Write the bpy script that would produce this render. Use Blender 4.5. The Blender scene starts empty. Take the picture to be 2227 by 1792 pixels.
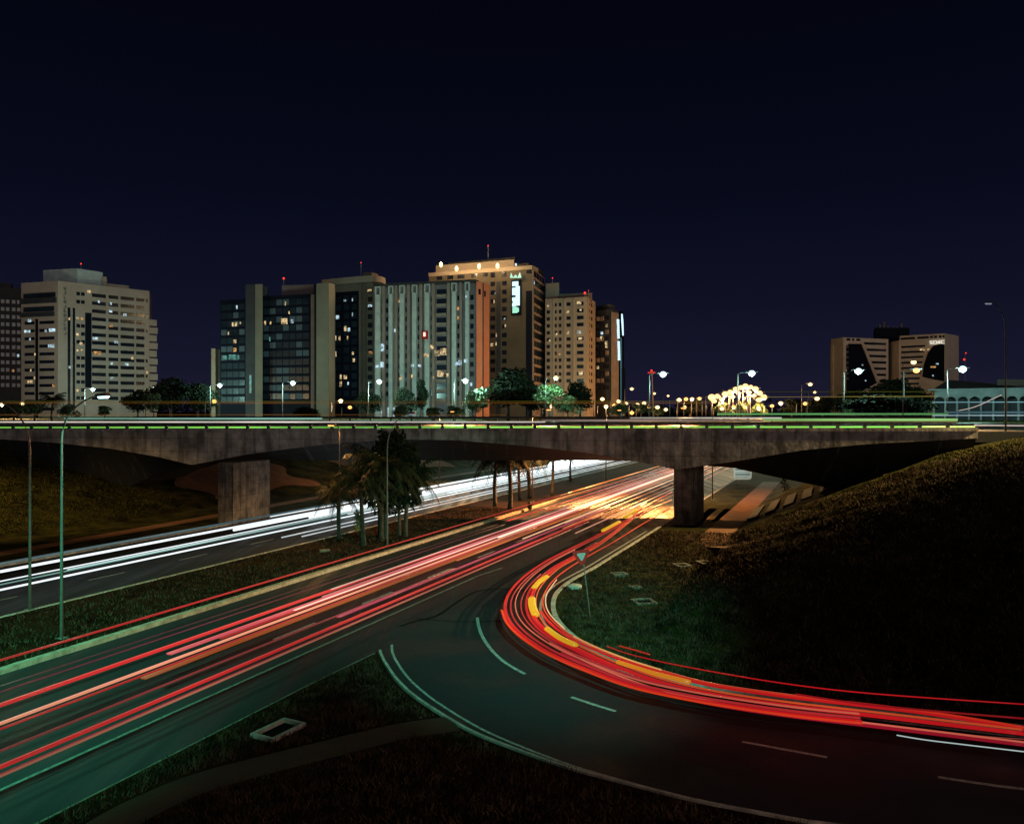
import bpy, math, random
import numpy as np
from mathutils import Matrix, Vector

S = bpy.context.scene
C = S.collection
R = math.radians
F = 1732.0            # focal length in pixels of the 2227 px wide photograph
EYE = 10.0            # eye height above the sunken carriageways

# ---------------------------------------------------------------- camera
cam_d = bpy.data.cameras.new('camera')
cam = bpy.data.objects.new('camera', cam_d)
C.objects.link(cam)
cam.location = (0, 0, EYE)
cam.rotation_euler = (R(90), 0, 0)
cam_d.sensor_width = 36
cam_d.lens = 36 * F / 2227
cam_d.clip_start = 0.1
cam_d.clip_end = 9000
S.camera = cam

# ---------------------------------------------------------------- night sky
w = bpy.data.worlds.new('World')
S.world = w
w.use_nodes = True
nt = w.node_tree
nt.nodes.clear()
tc = nt.nodes.new('ShaderNodeTexCoord')
sep = nt.nodes.new('ShaderNodeSeparateXYZ')
ramp = nt.nodes.new('ShaderNodeValToRGB')
bg = nt.nodes.new('ShaderNodeBackground')
ow = nt.nodes.new('ShaderNodeOutputWorld')
nt.links.new(tc.outputs['Generated'], sep.inputs[0])
nt.links.new(sep.outputs['Z'], ramp.inputs[0])
nt.links.new(ramp.outputs[0], bg.inputs[0])
nt.links.new(bg.outputs[0], ow.inputs[0])
cr = ramp.color_ramp
cr.elements[0].position = 0.0
cr.elements[0].color = (0.0112, 0.0102, 0.0270, 1)
cr.elements[1].position = 0.50
cr.elements[1].color = (0.0008, 0.0009, 0.0036, 1)
for p, c in ((0.06, (0.0078, 0.0080, 0.0225)), (0.14, (0.0048, 0.0058, 0.0165)), (0.26, (0.0022, 0.0030, 0.0100))):
    e = cr.elements.new(p)
    e.color = (*c, 1)
bg.inputs[1].default_value = 1.0

# the faint glow of the city behind the photographer, low and very soft
sun_d = bpy.data.lights.new('city_glow', 'SUN')
sun = bpy.data.objects.new('city_glow', sun_d)
C.objects.link(sun)
sun_d.energy = 0.30
sun_d.angle = R(28)
sun_d.color = (1.0, 0.88, 0.80)
sun.rotation_euler = (R(83), 0, R(20))

S.view_settings.view_transform = 'Standard'
S.view_settings.look = 'None'
S.view_settings.exposure = 0
S.view_settings.gamma = 1
S.cycles.use_denoising = True
S.cycles.max_bounces = 4
S.cycles.diffuse_bounces = 2
S.cycles.glossy_bounces = 2
S.cycles.sample_clamp_indirect = 3
S.cycles.use_light_tree = True

# ---------------------------------------------------------------- helpers
rnd = random.Random(7)
TH = 22.6
CT, ST = math.cos(R(TH)), math.sin(R(TH))

def UT(u, t):                      # road frame -> world (u across, t along)
    return (u * CT + t * ST, -u * ST + t * CT)

def toUT(x, y):
    return (x * CT - y * ST, x * ST + y * CT)

def W(px, Y):
    return ((px - 1113.5) / F * Y, Y)

def Z(py, Y):
    return EYE - (py - 896.0) * Y / F

def G(px, py, z=0.0):
    Y = F * (EYE - z) / (py - 896.0)
    return ((px - 1113.5) / F * Y, Y)

BA, BB = 0.01262, 1.469e-6         # near edge of the overpass
BE = (0.9845, -0.1758)
BN = (0.1758, 0.9845)
BO = (-50.9, 79.2)

def BP(s, n):                      # bridge frame -> world
    return (BO[0] + BE[0] * s + BN[0] * n, BO[1] + BE[1] * s + BN[1] * n)

def bs(px, n=0.0):                 # s along the line at offset n for a photo column
    k = (px - 1113.5) / F
    ox, oy = BO[0] + BN[0] * n, BO[1] + BN[1] * n
    return (k * oy - ox) / (BE[0] - k * BE[1])

def bz(px, py, n=0.0):
    s = bs(px, n)
    return s, Z(py, BP(s, n)[1])

def interp(tab, x):
    if x <= tab[0][0]:
        return tab[0][1]
    for (a, b), (c, d) in zip(tab, tab[1:]):
        if x <= c:
            return b + (d - b) * (x - a) / (c - a)
    return tab[-1][1]

def crom(pts, n=6):
    out = []
    P = [pts[0]] + list(pts) + [pts[-1]]
    for i in range(1, len(P) - 2):
        p0, p1, p2, p3 = P[i - 1], P[i], P[i + 1], P[i + 2]
        for k in range(n):
            t = k / n
            out.append(tuple(0.5 * (2 * b + (c - a) * t + (2 * a - 5 * b + 4 * c - d) * t * t + (3 * b - a - 3 * c + d) * t ** 3)
                             for a, b, c, d in zip(p0, p1, p2, p3)))
    out.append(tuple(pts[-1]))
    return out

def offset(pts, d):                # shift a plan polyline to its left by d
    out = []
    for i, p in enumerate(pts):
        a = pts[max(i - 1, 0)]
        b = pts[min(i + 1, len(pts) - 1)]
        dx, dy = b[0] - a[0], b[1] - a[1]
        l = math.hypot(dx, dy) or 1
        out.append((p[0] - dy / l * d, p[1] + dx / l * d) + tuple(p[2:]))
    return out

class MB:
    def __init__(s):
        s.v, s.f = [], []

    def quad(s, a, b, c, d):
        n = len(s.v)
        s.v += [a, b, c, d]
        s.f.append((n, n + 1, n + 2, n + 3))
        return s

    def hexa(s, lo, hi):           # lo, hi: four points each, same order
        n = len(s.v)
        s.v += list(lo) + list(hi)
        s.f += [(n + 3, n + 2, n + 1, n), (n + 4, n + 5, n + 6, n + 7)]
        for i in range(4):
            j = (i + 1) % 4
            s.f.append((n + i, n + j, n + 4 + j, n + 4 + i))
        return s

    def box(s, x0, x1, y0, y1, z0, z1):
        return s.hexa([(x0, y0, z0), (x1, y0, z0), (x1, y1, z0), (x0, y1, z0)],
                      [(x0, y0, z1), (x1, y0, z1), (x1, y1, z1), (x0, y1, z1)])

    def prism(s, poly, z0, z1):
        n = len(s.v)
        k = len(poly)
        s.v += [(p[0], p[1], z0) for p in poly] + [(p[0], p[1], z1) for p in poly]
        s.f += [tuple(range(n + k - 1, n - 1, -1)), tuple(range(n + k, n + 2 * k))]
        for i in range(k):
            j = (i + 1) % k
            s.f.append((n + i, n + j, n + k + j, n + k + i))
        return s

    def tube(s, pts, r, sides=6, cap=True, flat=1.0):
        rs = r if isinstance(r, (list, tuple)) else [r] * len(pts)
        n = len(s.v)
        P = [Vector(p) for p in pts]
        for i, p in enumerate(P):
            d = (P[min(i + 1, len(P) - 1)] - P[max(i - 1, 0)])
            if d.length < 1e-9:
                d = Vector((0, 0, 1))
            d.normalize()
            up = Vector((0, 0, 1)) if abs(d.z) < 0.9 else Vector((1, 0, 0))
            a = d.cross(up).normalized()
            b = a.cross(d).normalized()
            for k in range(sides):
                t = 2 * math.pi * k / sides
                q = p + a * (rs[i] * math.cos(t)) + b * (rs[i] * flat * math.sin(t))
                s.v.append(tuple(q))
        for i in range(len(P) - 1):
            for k in range(sides):
                m = (k + 1) % sides
                s.f.append((n + i * sides + k, n + i * sides + m, n + (i + 1) * sides + m, n + (i + 1) * sides + k))
        if cap:
            s.f.append(tuple(n + k for k in range(sides - 1, -1, -1)))
            e = n + (len(P) - 1) * sides
            s.f.append(tuple(e + k for k in range(sides)))
        return s

    def face(s, A, B, t0, t1, z0, z1, out=0.1, inn=0.0):
        # a box on the wall that runs A -> B (left to right seen from outside), t in metres
        dx, dy = B[0] - A[0], B[1] - A[1]
        l = math.hypot(dx, dy)
        dx, dy = dx / l, dy / l
        nx, ny = dy, -dx
        def q(t, o, z):
            return (A[0] + dx * t + nx * o, A[1] + dy * t + ny * o, z)
        return s.hexa([q(t0, out, z0), q(t1, out, z0), q(t1, -inn, z0), q(t0, -inn, z0)],
                      [q(t0, out, z1), q(t1, out, z1), q(t1, -inn, z1), q(t0, -inn, z1)])

    def mesh(s, name, mat, smooth=False):
        me = bpy.data.meshes.new(name)
        me.from_pydata([tuple(v) for v in s.v], [], s.f)
        me.update()
        if mat:
            me.materials.append(mat)
        if smooth:
            me.polygons.foreach_set('use_smooth', [True] * len(me.polygons))
        return me

    def build(s, name, mat, parent=None, smooth=False):
        o = bpy.data.objects.new(name, s.mesh(name, mat, smooth))
        C.objects.link(o)
        if parent:
            hang(o, parent)
        return o

def hang(o, parent):
    o.parent = parent
    root = parent
    loc = Vector((0, 0, 0))
    if parent.type == 'EMPTY':
        loc = parent.location
    o.matrix_parent_inverse = Matrix.Translation(-loc)

def tag(o, label=None, cat=None, group=None, kind=None):
    if label: o['label'] = label
    if cat: o['category'] = cat
    if group: o['group'] = group
    if kind: o['kind'] = kind
    return o

def thing(name, label, cat, loc=(0, 0, 0), group=None):
    o = bpy.data.objects.new(name, None)
    o.empty_display_size = 0.5
    C.objects.link(o)
    o.location = loc
    return tag(o, label, cat, group)

def kids(o):
    return [c for c in ALL.get(o.name, [])]

ALL = {}

def copy_tree(o, loc, rotz=0.0, scale=1.0, label=None, group=None):
    r = o.copy()
    C.objects.link(r)
    r.location = loc
    r.rotation_euler = (0, 0, rotz)
    r.scale = (scale, scale, scale) if not isinstance(scale, tuple) else scale
    if label: r['label'] = label
    if group: r['group'] = group
    def rec(src, dst):
        for ch in src.children:
            c = ch.copy()
            C.objects.link(c)
            c.parent = dst
            c.matrix_parent_inverse = ch.matrix_parent_inverse.copy()
            rec(ch, c)
    rec(o, r)
    return r

# ---------------------------------------------------------------- materials
M = {}

def mat(name, col, rough=0.8, col2=None, scale=1.0, detail=4, bump=0.0, bscale=None, metal=0.0, stretch=None, spec=0.5, contrast=(0.35, 0.65)):
    m = bpy.data.materials.new(name)
    m.use_nodes = True
    t = m.node_tree
    b = t.nodes['Principled BSDF']
    b.inputs['Base Color'].default_value = (*col, 1)
    b.inputs['Roughness'].default_value = rough
    b.inputs['Metallic'].default_value = metal
    b.inputs['Specular IOR Level'].default_value = spec
    if col2 or bump:
        g = t.nodes.new('ShaderNodeNewGeometry')
        mp = t.nodes.new('ShaderNodeMapping')
        t.links.new(g.outputs['Position'], mp.inputs[0])
        if stretch:
            mp.inputs['Rotation'].default_value = (0, 0, stretch[1])
            mp.inputs['Scale'].default_value = stretch[0]
    if col2:
        n = t.nodes.new('ShaderNodeTexNoise')
        n.inputs['Scale'].default_value = scale
        n.inputs['Detail'].default_value = detail
        n.inputs['Roughness'].default_value = 0.65
        r = t.nodes.new('ShaderNodeValToRGB')
        r.color_ramp.elements[0].position = contrast[0]
        r.color_ramp.elements[1].position = contrast[1]
        r.color_ramp.elements[0].color = (*col, 1)
        r.color_ramp.elements[1].color = (*col2, 1)
        t.links.new(mp.outputs[0], n.inputs['Vector'])
        t.links.new(n.outputs['Fac'], r.inputs[0])
        t.links.new(r.outputs[0], b.inputs['Base Color'])
    if bump:
        n2 = t.nodes.new('ShaderNodeTexNoise')
        n2.inputs['Scale'].default_value = bscale or scale * 4
        n2.inputs['Detail'].default_value = 5
        bp = t.nodes.new('ShaderNodeBump')
        bp.inputs['Strength'].default_value = bump
        bp.inputs['Distance'].default_value = 0.05
        t.links.new(mp.outputs[0], n2.inputs['Vector'])
        t.links.new(n2.outputs['Fac'], bp.inputs['Height'])
        t.links.new(bp.outputs[0], b.inputs['Normal'])
    M[name] = m
    return m

def emit(name, col, strength, vary=0.0, scale=1.0, sample=False, base=(0.02, 0.02, 0.02)):
    m = bpy.data.materials.new(name)
    m.use_nodes = True
    t = m.node_tree
    b = t.nodes['Principled BSDF']
    b.inputs['Base Color'].default_value = (*base, 1)
    b.inputs['Roughness'].default_value = 0.4
    b.inputs['Emission Color'].default_value = (*col, 1)
    b.inputs['Emission Strength'].default_value = strength
    if vary:
        g = t.nodes.new('ShaderNodeNewGeometry')
        n = t.nodes.new('ShaderNodeTexNoise')
        n.inputs['Scale'].default_value = scale
        n.inputs['Detail'].default_value = 2
        mr = t.nodes.new('ShaderNodeMapRange')
        mr.inputs['From Min'].default_value = 0.38
        mr.inputs['From Max'].default_value = 0.62
        mr.inputs['To Min'].default_value = strength * (1 - vary)
        mr.inputs['To Max'].default_value = strength
        t.links.new(g.outputs['Position'], n.inputs['Vector'])
        t.links.new(n.outputs['Fac'], mr.inputs['Value'])
        t.links.new(mr.outputs[0], b.inputs['Emission Strength'])
    m.cycles.emission_sampling = 'AUTO' if sample else 'NONE'
    M[name] = m
    return m

# asphalt with long wheel-polished streaks along the lanes
def asphalt(name, along=True):
    m = mat(name, (0.040, 0.041, 0.043), 0.62, bump=0.25, bscale=9.0, spec=0.22)
    t = m.node_tree
    b = t.nodes['Principled BSDF']
    g = t.nodes.new('ShaderNodeNewGeometry')
    mp = t.nodes.new('ShaderNodeMapping')
    mp.vector_type = 'POINT'
    mp.inputs['Rotation'].default_value = (0, 0, R(TH))
    mp.inputs['Scale'].default_value = (1.1, 0.035, 1) if along else (0.25, 0.25, 1)
    n1 = t.nodes.new('ShaderNodeTexNoise')
    n1.inputs['Scale'].default_value = 1.0
    n1.inputs['Detail'].default_value = 5
    n2 = t.nodes.new('ShaderNodeTexNoise')
    n2.inputs['Scale'].default_value = 0.16
    n2.inputs['Detail'].default_value = 6
    n3 = t.nodes.new('ShaderNodeTexNoise')
    n3.inputs['Scale'].default_value = 9
    n3.inputs['Detail'].default_value = 3
    t.links.new(g.outputs['Position'], mp.inputs[0])
    t.links.new(mp.outputs[0], n1.inputs['Vector'])
    t.links.new(g.outputs['Position'], n2.inputs['Vector'])
    t.links.new(g.outputs['Position'], n3.inputs['Vector'])
    a1 = t.nodes.new('ShaderNodeMath'); a1.operation = 'ADD'
    a2 = t.nodes.new('ShaderNodeMath'); a2.operation = 'MULTIPLY_ADD'
    a2.inputs[1].default_value = 0.35
    t.links.new(n1.outputs['Fac'], a1.inputs[0])
    t.links.new(n2.outputs['Fac'], a1.inputs[1])
    a2.inputs[1].default_value = 0.7
    t.links.new(n3.outputs['Fac'], a2.inputs[0])
    t.links.new(a1.outputs[0], a2.inputs[2])
    r = t.nodes.new('ShaderNodeValToRGB')
    r.color_ramp.elements[0].position = 1.12
    r.color_ramp.elements[1].position = 1.62
    r.color_ramp.elements[0].color = (0.014, 0.016, 0.022, 1)
    r.color_ramp.elements[1].color = (0.050, 0.052, 0.058, 1)
    t.links.new(a2.outputs[0], r.inputs[0])
    t.links.new(r.outputs[0], b.inputs['Base Color'])
    mr = t.nodes.new('ShaderNodeMapRange')
    mr.inputs['From Min'].default_value = 0.4
    mr.inputs['From Max'].default_value = 0.6
    mr.inputs['To Min'].default_value = 0.55
    mr.inputs['To Max'].default_value = 0.80
    t.links.new(n1.outputs['Fac'], mr.inputs['Value'])
    t.links.new(mr.outputs[0], b.inputs['Roughness'])
    return m

asphalt('asphalt')
asphalt('asphalt_ramp', False)
mat('grass_ground', (0.006, 0.005, 0.0015), 0.95, (0.046, 0.042, 0.010), 0.55, 10, 1.0, 5.0, spec=0.05, contrast=(0.38, 0.62))
mat('grass_verge', (0.004, 0.0015, 0.0006), 0.95, (0.030, 0.011, 0.004), 0.30, 9, 0.8, 4.0, spec=0.05)
mat('old_concrete', (0.06, 0.055, 0.05), 0.9, (0.20, 0.18, 0.16), 4.0, 8, 0.5, 10.0)
mat('kerb_trail_lit', (0.26, 0.15, 0.12), 0.9, (0.52, 0.33, 0.28), 3.0, 7, 0.5, 10.0)  # pink of the red trails' light is put into the kerb colour
mat('worn_paint', (0.03, 0.03, 0.03), 0.7, (0.16, 0.16, 0.15), 6.0, 8, contrast=(0.30, 0.62))
mat('blade_olive', (0.012, 0.012, 0.003), 0.9, (0.070, 0.062, 0.018), 1.2, 5, spec=0.05)
mat('blade', (0.008, 0.005, 0.003), 0.9, (0.085, 0.052, 0.034), 1.6, 5, spec=0.05)
mat('soil', (0.13, 0.048, 0.020), 0.95, (0.22, 0.085, 0.035), 0.8, 6, 0.4, 8.0)
mat('soil_dim', (0.036, 0.008, 0.003), 0.95, (0.062, 0.013, 0.005), 0.9, 7, 0.4, 8.0)
mat('plateau', (0.020, 0.026, 0.010), 0.95, (0.045, 0.04, 0.02), 0.05, 6)
mat('kerb', (0.22, 0.20, 0.19), 0.85, (0.46, 0.42, 0.39), 3.0, 7, 0.5, 10.0)
mat('paint', (0.10, 0.10, 0.10), 0.7, (0.40, 0.40, 0.39), 6.0, 8, contrast=(0.30, 0.62))
def concrete(name, dark, light, zs, boards=0.0):
    m = mat(name, dark, 0.9, light, 1.0, 12, 0.5, 3.0, contrast=(0.34, 0.64))
    t = m.node_tree
    b = t.nodes['Principled BSDF']
    src = b.inputs['Base Color'].links[0].from_socket
    g = t.nodes.new('ShaderNodeNewGeometry')
    def noise(scale, sz, lo, hi, a, c):
        mp = t.nodes.new('ShaderNodeMapping')
        mp.inputs['Scale'].default_value = (1, 1, sz)
        n = t.nodes.new('ShaderNodeTexNoise')
        n.inputs['Scale'].default_value = scale
        n.inputs['Detail'].default_value = 6
        mr = t.nodes.new('ShaderNodeMapRange')
        mr.inputs['From Min'].default_value, mr.inputs['From Max'].default_value = lo, hi
        mr.inputs['To Min'].default_value, mr.inputs['To Max'].default_value = a, c
        t.links.new(g.outputs['Position'], mp.inputs[0])
        t.links.new(mp.outputs[0], n.inputs['Vector'])
        t.links.new(n.outputs['Fac'], mr.inputs['Value'])
        return mr.outputs[0]
    def mul(x, y):
        v = t.nodes.new('ShaderNodeVectorMath')
        v.operation = 'MULTIPLY'
        t.links.new(x, v.inputs[0])
        t.links.new(y, v.inputs[1])
        return v.outputs[0]
    out = mul(src, noise(1.5, zs, 0.36, 0.52, 0.45, 1.0))
    out = mul(out, noise(0.22, 1.0, 0.40, 0.55, 0.70, 1.0))
    # faint formwork joints every 2.4 m across and 1.2 m up
    sp = t.nodes.new('ShaderNodeSeparateXYZ')
    t.links.new(g.outputs['Position'], sp.inputs[0])
    for ax, per in (('X', 2.4), ('Z', 1.25)):
        f = t.nodes.new('ShaderNodeMath'); f.operation = 'PINGPONG'
        f.inputs[1].default_value = per / 2
        t.links.new(sp.outputs[ax], f.inputs[0])
        l = t.nodes.new('ShaderNodeMath'); l.operation = 'GREATER_THAN'
        l.inputs[1].default_value = 0.03
        t.links.new(f.outputs[0], l.inputs[0])
        r = t.nodes.new('ShaderNodeMapRange')
        r.inputs['To Min'].default_value = 0.62
        t.links.new(l.outputs[0], r.inputs['Value'])
        out = mul(out, r.outputs[0])
    t.links.new(out, b.inputs['Base Color'])
concrete('concrete', (0.20, 0.175, 0.16), (0.46, 0.40, 0.36), 0.14)
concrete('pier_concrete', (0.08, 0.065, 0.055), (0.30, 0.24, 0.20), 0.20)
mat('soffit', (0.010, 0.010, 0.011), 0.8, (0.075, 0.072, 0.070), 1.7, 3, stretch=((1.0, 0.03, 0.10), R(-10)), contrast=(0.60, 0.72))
mat('steel', (0.22, 0.23, 0.24), 0.5, metal=0.4)
mat('rail_steel', (0.07, 0.07, 0.075), 0.55, (0.13, 0.12, 0.12), 2.0, 4, metal=0.2)
mat('galvanised', (0.15, 0.13, 0.13), 0.7, (0.10, 0.09, 0.09), 3.0, 4)
mat('dark_lid', (0.004, 0.004, 0.004), 0.95, spec=0.05)
mat('iron', (0.03, 0.03, 0.03), 0.7)
mat('bark', (0.02, 0.014, 0.010), 0.95, (0.06, 0.042, 0.032), 4.0, 5, 0.5, 14.0)
mat('palm_leaf', (0.006, 0.007, 0.003), 0.7, (0.026, 0.026, 0.008), 1.2, 3, spec=0.25)
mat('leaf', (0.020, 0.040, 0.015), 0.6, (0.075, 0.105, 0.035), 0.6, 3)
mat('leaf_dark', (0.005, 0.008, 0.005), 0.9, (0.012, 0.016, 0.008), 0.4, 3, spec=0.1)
mat('glass', (0.006, 0.009, 0.018), 0.18, (0.012, 0.016, 0.028), 0.3, 2)
mat('glass_blue', (0.006, 0.011, 0.020), 0.3, (0.016, 0.028, 0.040), 0.25, 3)
mat('curtain', (0.05, 0.075, 0.10), 0.7)
mat('wall_warm', (0.34, 0.265, 0.225), 0.9, (0.42, 0.335, 0.29), 0.12, 5)
mat('wall_beige', (0.27, 0.215, 0.16), 0.9, (0.33, 0.27, 0.21), 0.12, 5)
mat('wall_sand', (0.30, 0.215, 0.15), 0.9, (0.35, 0.26, 0.19), 0.12, 5)
mat('wall_dim', (0.10, 0.088, 0.075), 0.9, (0.15, 0.125, 0.10), 0.1, 5)
mat('wall_olive', (0.15, 0.135, 0.105), 0.9, (0.20, 0.175, 0.13), 0.15, 5)
mat('wall_hotel', (0.075, 0.062, 0.042), 0.9, (0.11, 0.09, 0.065), 0.12, 5)
mat('wall_dark', (0.020, 0.022, 0.030), 0.8, (0.035, 0.036, 0.045), 0.2, 4)
mat('wall_navy', (0.004, 0.006, 0.014), 0.7, spec=0.1)
mat('wall_white', (0.33, 0.35, 0.33), 0.85, (0.46, 0.48, 0.45), 0.5, 5)
mat('wall_mauve', (0.12, 0.10, 0.115), 0.9, (0.17, 0.14, 0.15), 0.2, 4)
mat('wall_brown', (0.20, 0.14, 0.115), 0.85, (0.26, 0.19, 0.155), 0.3, 4)
mat('wall_orange', (0.52, 0.17, 0.085), 0.85, (0.60, 0.22, 0.12), 0.2, 4)
mat('wall_teal', (0.35, 0.40, 0.42), 0.8, (0.48, 0.54, 0.56), 0.4, 4)
mat('wall_arcade', (0.14, 0.17, 0.18), 0.8, (0.22, 0.26, 0.27), 0.4, 4)
mat('wall_twin', (0.58, 0.46, 0.36), 0.9, (0.70, 0.57, 0.46), 0.2, 4)
mat('roof_dark', (0.03, 0.028, 0.028), 0.9)
mat('sign_red', (0.40, 0.02, 0.02), 0.8, spec=0.05)
mat('sign_white', (0.30, 0.30, 0.32), 0.45)
mat('sign_grey', (0.30, 0.22, 0.24), 0.6)
mat('sign_teal', (0.05, 0.22, 0.25), 0.45)

emit('win_warm', (1.0, 0.72, 0.36), 0.9, 0.85, 1.1)
emit('win_amber', (1.0, 0.50, 0.16), 0.7, 0.85, 1.0)
emit('win_cool', (0.62, 0.88, 1.0), 1.0, 0.8, 1.1)
emit('win_teal', (0.25, 0.85, 0.75), 0.35, 0.7, 0.8)
emit('lamp_cool', (0.62, 0.97, 1.0), 3.0)
emit('lamp_warm', (1.0, 0.64, 0.28), 3.0)
emit('lamp_orange', (1.0, 0.42, 0.10), 2.6)
emit('lamp_off', (0.7, 0.8, 1.0), 0.25)
emit('beacon', (1.0, 0.03, 0.02), 2.5)
emit('sign_blue', (0.60, 0.88, 1.0), 1.4)
emit('sign_green', (0.45, 1.0, 0.75), 0.9)
emit('sign_bulb', (1.0, 0.98, 0.86), 1.0)
emit('sign_redlight', (1.0, 0.06, 0.03), 0.8)
emit('sign_cream', (1.0, 0.75, 0.6), 1.2)

# ---------------------------------------------------------------- terrain
PLAT = 8.15
def smin(a, b, k=1.1):
    h = max(k - abs(a - b), 0) / k
    return min(a, b) - h * h * k * 0.25

def height(x, y):
    u, t = toUT(x, y)
    dr = (x - 16) * 0.568 + (y - 25) * 0.822
    d = min(u + 8.6, (dr - 3.0) * 0.78)
    hr = smin(0.42 * d, PLAT, 2.6) if d > 0 else 0
    dl = -u - 60
    hl = smin(0.36 * dl, PLAT, 1.6) if dl > 0 else 0
    hf = 0
    if t > 210:
        k = min((t - 210) / 60, 1)
        hf = PLAT * k * k * (3 - 2 * k)
    h = max(hr, hl, hf, 0)
    if 0.3 < h < PLAT - 0.3:
        h += 0.10 * math.sin(x * 0.9 + 1.3 * math.sin(y * 0.37)) * math.sin(y * 0.55 + x * 0.2)
    return h - 0.05

xs = np.concatenate([np.linspace(-2500, -160, 8), np.arange(-150, 150.1, 1.0), np.linspace(160, 2500, 8)])
ys = np.concatenate([np.linspace(-40, 0, 6), np.arange(2, 130.1, 1.0), np.arange(134, 330, 4.0), np.linspace(350, 6000, 12)])
mb = MB()
for y in ys:
    for x in xs:
        mb.v.append((float(x), float(y), height(float(x), float(y))))
nx = len(xs)
for j in range(len(ys) - 1):
    for i in range(nx - 1):
        mb.f.append((j * nx + i, j * nx + i + 1, (j + 1) * nx + i + 1, (j + 1) * nx + i))
tag(mb.build('ground', M['grass_ground'], smooth=True), 'grassy ground with the embankments of the road cutting', None, kind='structure')

def sheet(name, poly, z, m, label=None):
    import bmesh
    bm = bmesh.new()
    vs = [bm.verts.new((p[0], p[1], z)) for p in poly]
    f = bm.faces.new(vs)
    if f.normal.z < 0 or f.calc_area() and (f.normal_update() or f.normal.z < 0):
        bmesh.ops.reverse_faces(bm, faces=[f])
    bmesh.ops.triangulate(bm, faces=bm.faces[:], ngon_method='BEAUTY')
    me = bpy.data.meshes.new(name)
    bm.to_mesh(me)
    bm.free()
    me.materials.append(m)
    o = bpy.data.objects.new(name, me)
    C.objects.link(o)
    tag(o, label, None, kind='structure')
    return o

def strip(mb, pts, wd, z0, z1):     # a low solid ribbon along a plan polyline
    L = offset(pts, wd / 2)
    Rr = offset(pts, -wd / 2)
    for i in range(len(pts) - 1):
        mb.hexa([(*L[i][:2], z0), (*Rr[i][:2], z0), (*Rr[i + 1][:2], z0), (*L[i + 1][:2], z0)],
                [(*L[i][:2], z1), (*Rr[i][:2], z1), (*Rr[i + 1][:2], z1), (*L[i + 1][:2], z1)])
    return mb

def flat(mb, pts, wd, z):
    L = offset(pts, wd / 2)
    Rr = offset(pts, -wd / 2)
    for i in range(len(pts) - 1):
        mb.quad((*L[i][:2], z), (*Rr[i][:2], z), (*Rr[i + 1][:2], z), (*L[i + 1][:2], z))
    return mb

# kerb lines measured on the ground
outer_px = [(826, 1420), (831, 1434), (840, 1450), (862, 1482), (899, 1518), (961, 1560), (1033, 1601), (1136, 1642), (1239, 1678), (1343, 1706), (1498, 1746), (1653, 1777), (1756, 1796)]
outer = crom([G(*p) for p in outer_px], 5)
ox, oy = outer[-1]
outer_ext = outer + [(ox + 8, oy - 2.2), (ox + 40, oy - 10)]
inner_px = [(1291, 1239.5), (1240, 1268), (1211, 1294), (1203, 1320), (1209, 1347), (1230, 1374), (1262, 1400), (1305, 1424), (1365, 1449), (1450, 1476), (1560, 1500), (1729, 1527), (1950, 1556), (2227, 1588)]
inner = [UT(-14.6, t) for t in (240, 180, 130, 100, 85, 75, 66)] + crom([G(*p) for p in inner_px], 5)
ix, iy = inner[-1]
inner_ext = inner + [(ix + 20, iy - 9)]

gore_left = [UT(-17.9, t) for t in (-6, 0, 6, 12, 18, 24)] + [G(815, 1426)]

sheet('main_road', [UT(-29.7, -10), UT(-14.6, -10), UT(-14.6, 240), UT(-29.7, 240)], 0.0, M['asphalt'], 'main carriageway running under the overpass')
sheet('opposite_road', [UT(-50.0, -10), UT(-37.6, -10), UT(-37.6, 240), UT(-50.0, 240)], 0.0, M['asphalt'], 'oncoming carriageway left of the grass median')
ramp_poly = [UT(-18.2, 20), *[p for p in outer_ext], (ix + 20, iy - 9)] + list(reversed(inner[7:])) + [UT(-14.6, 60), UT(-19.5, 56), UT(-18.4, 38)]
sheet('slip_road', ramp_poly, 0.004, M['asphalt_ramp'], 'two lane slip road curving away to the right')

def verge(name, poly, label):
    return sheet(name, poly, 0.11, M['grass_verge'], label)

sheet('median', [UT(-37.4, -10), UT(-29.9, -10), UT(-29.9, 240), UT(-37.4, 240)], 0.11, M['grass_verge'], 'grass median between the two carriageways')
gore_poly = [UT(-17.9, -8)] + gore_left[1:] + offset(outer, -0.12)[1:] + [(ox + 8, oy - 2.3), (ox + 40, oy - 30), (-30, -20)]
verge('gore_island', gore_poly, 'dark grass island between main road and slip road')
rv = [(p[0], p[1]) for p in offset(inner_ext, 0.12)]
sheet('right_verge', rv + [(60, 22), UT(2, 40), UT(-4, 60), UT(-7.6, 80), UT(-7.6, 240)], 0.11, M['grass_ground'], 'flat grass verge inside the slip road curve')
sheet('left_verge', [UT(-62, -10), UT(-50.2, -10), UT(-50.2, 240), UT(-62, 240)], 0.11, M['grass_ground'], 'grass verge left of the oncoming carriageway')

# kerbs
def kerb(pts, label, wd=0.26, h=0.17, m='kerb'):
    o = strip(MB(), pts, wd, -0.03, h).build('kerb', M[m])
    return tag(o, label, 'kerb')
TT = [-10 + 4 * i for i in range(62)]
kerb([UT(-29.78, t) for t in TT], 'pale concrete kerb along the median side of the red-streaked carriageway', 0.32, 0.2, 'kerb_trail_lit')
kerb([UT(-37.5, t) for t in TT], 'low kerb along the median side of the white-streaked carriageway', 0.22, 0.14)
kerb([UT(-50.1, t) for t in TT], 'kerb on the far left edge of the white-streaked carriageway', 0.22, 0.14)
kerb(inner_ext, 'kerb rounding the nose under the give way sign and following the road', 0.24, 0.15)
kerb(outer_ext, 'curved kerb of the near grass island along the slip road', 0.11, 0.14)
kerb(gore_left, 'straight kerb of the near grass island along the main road', 0.07, 0.12, 'old_concrete')

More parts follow.
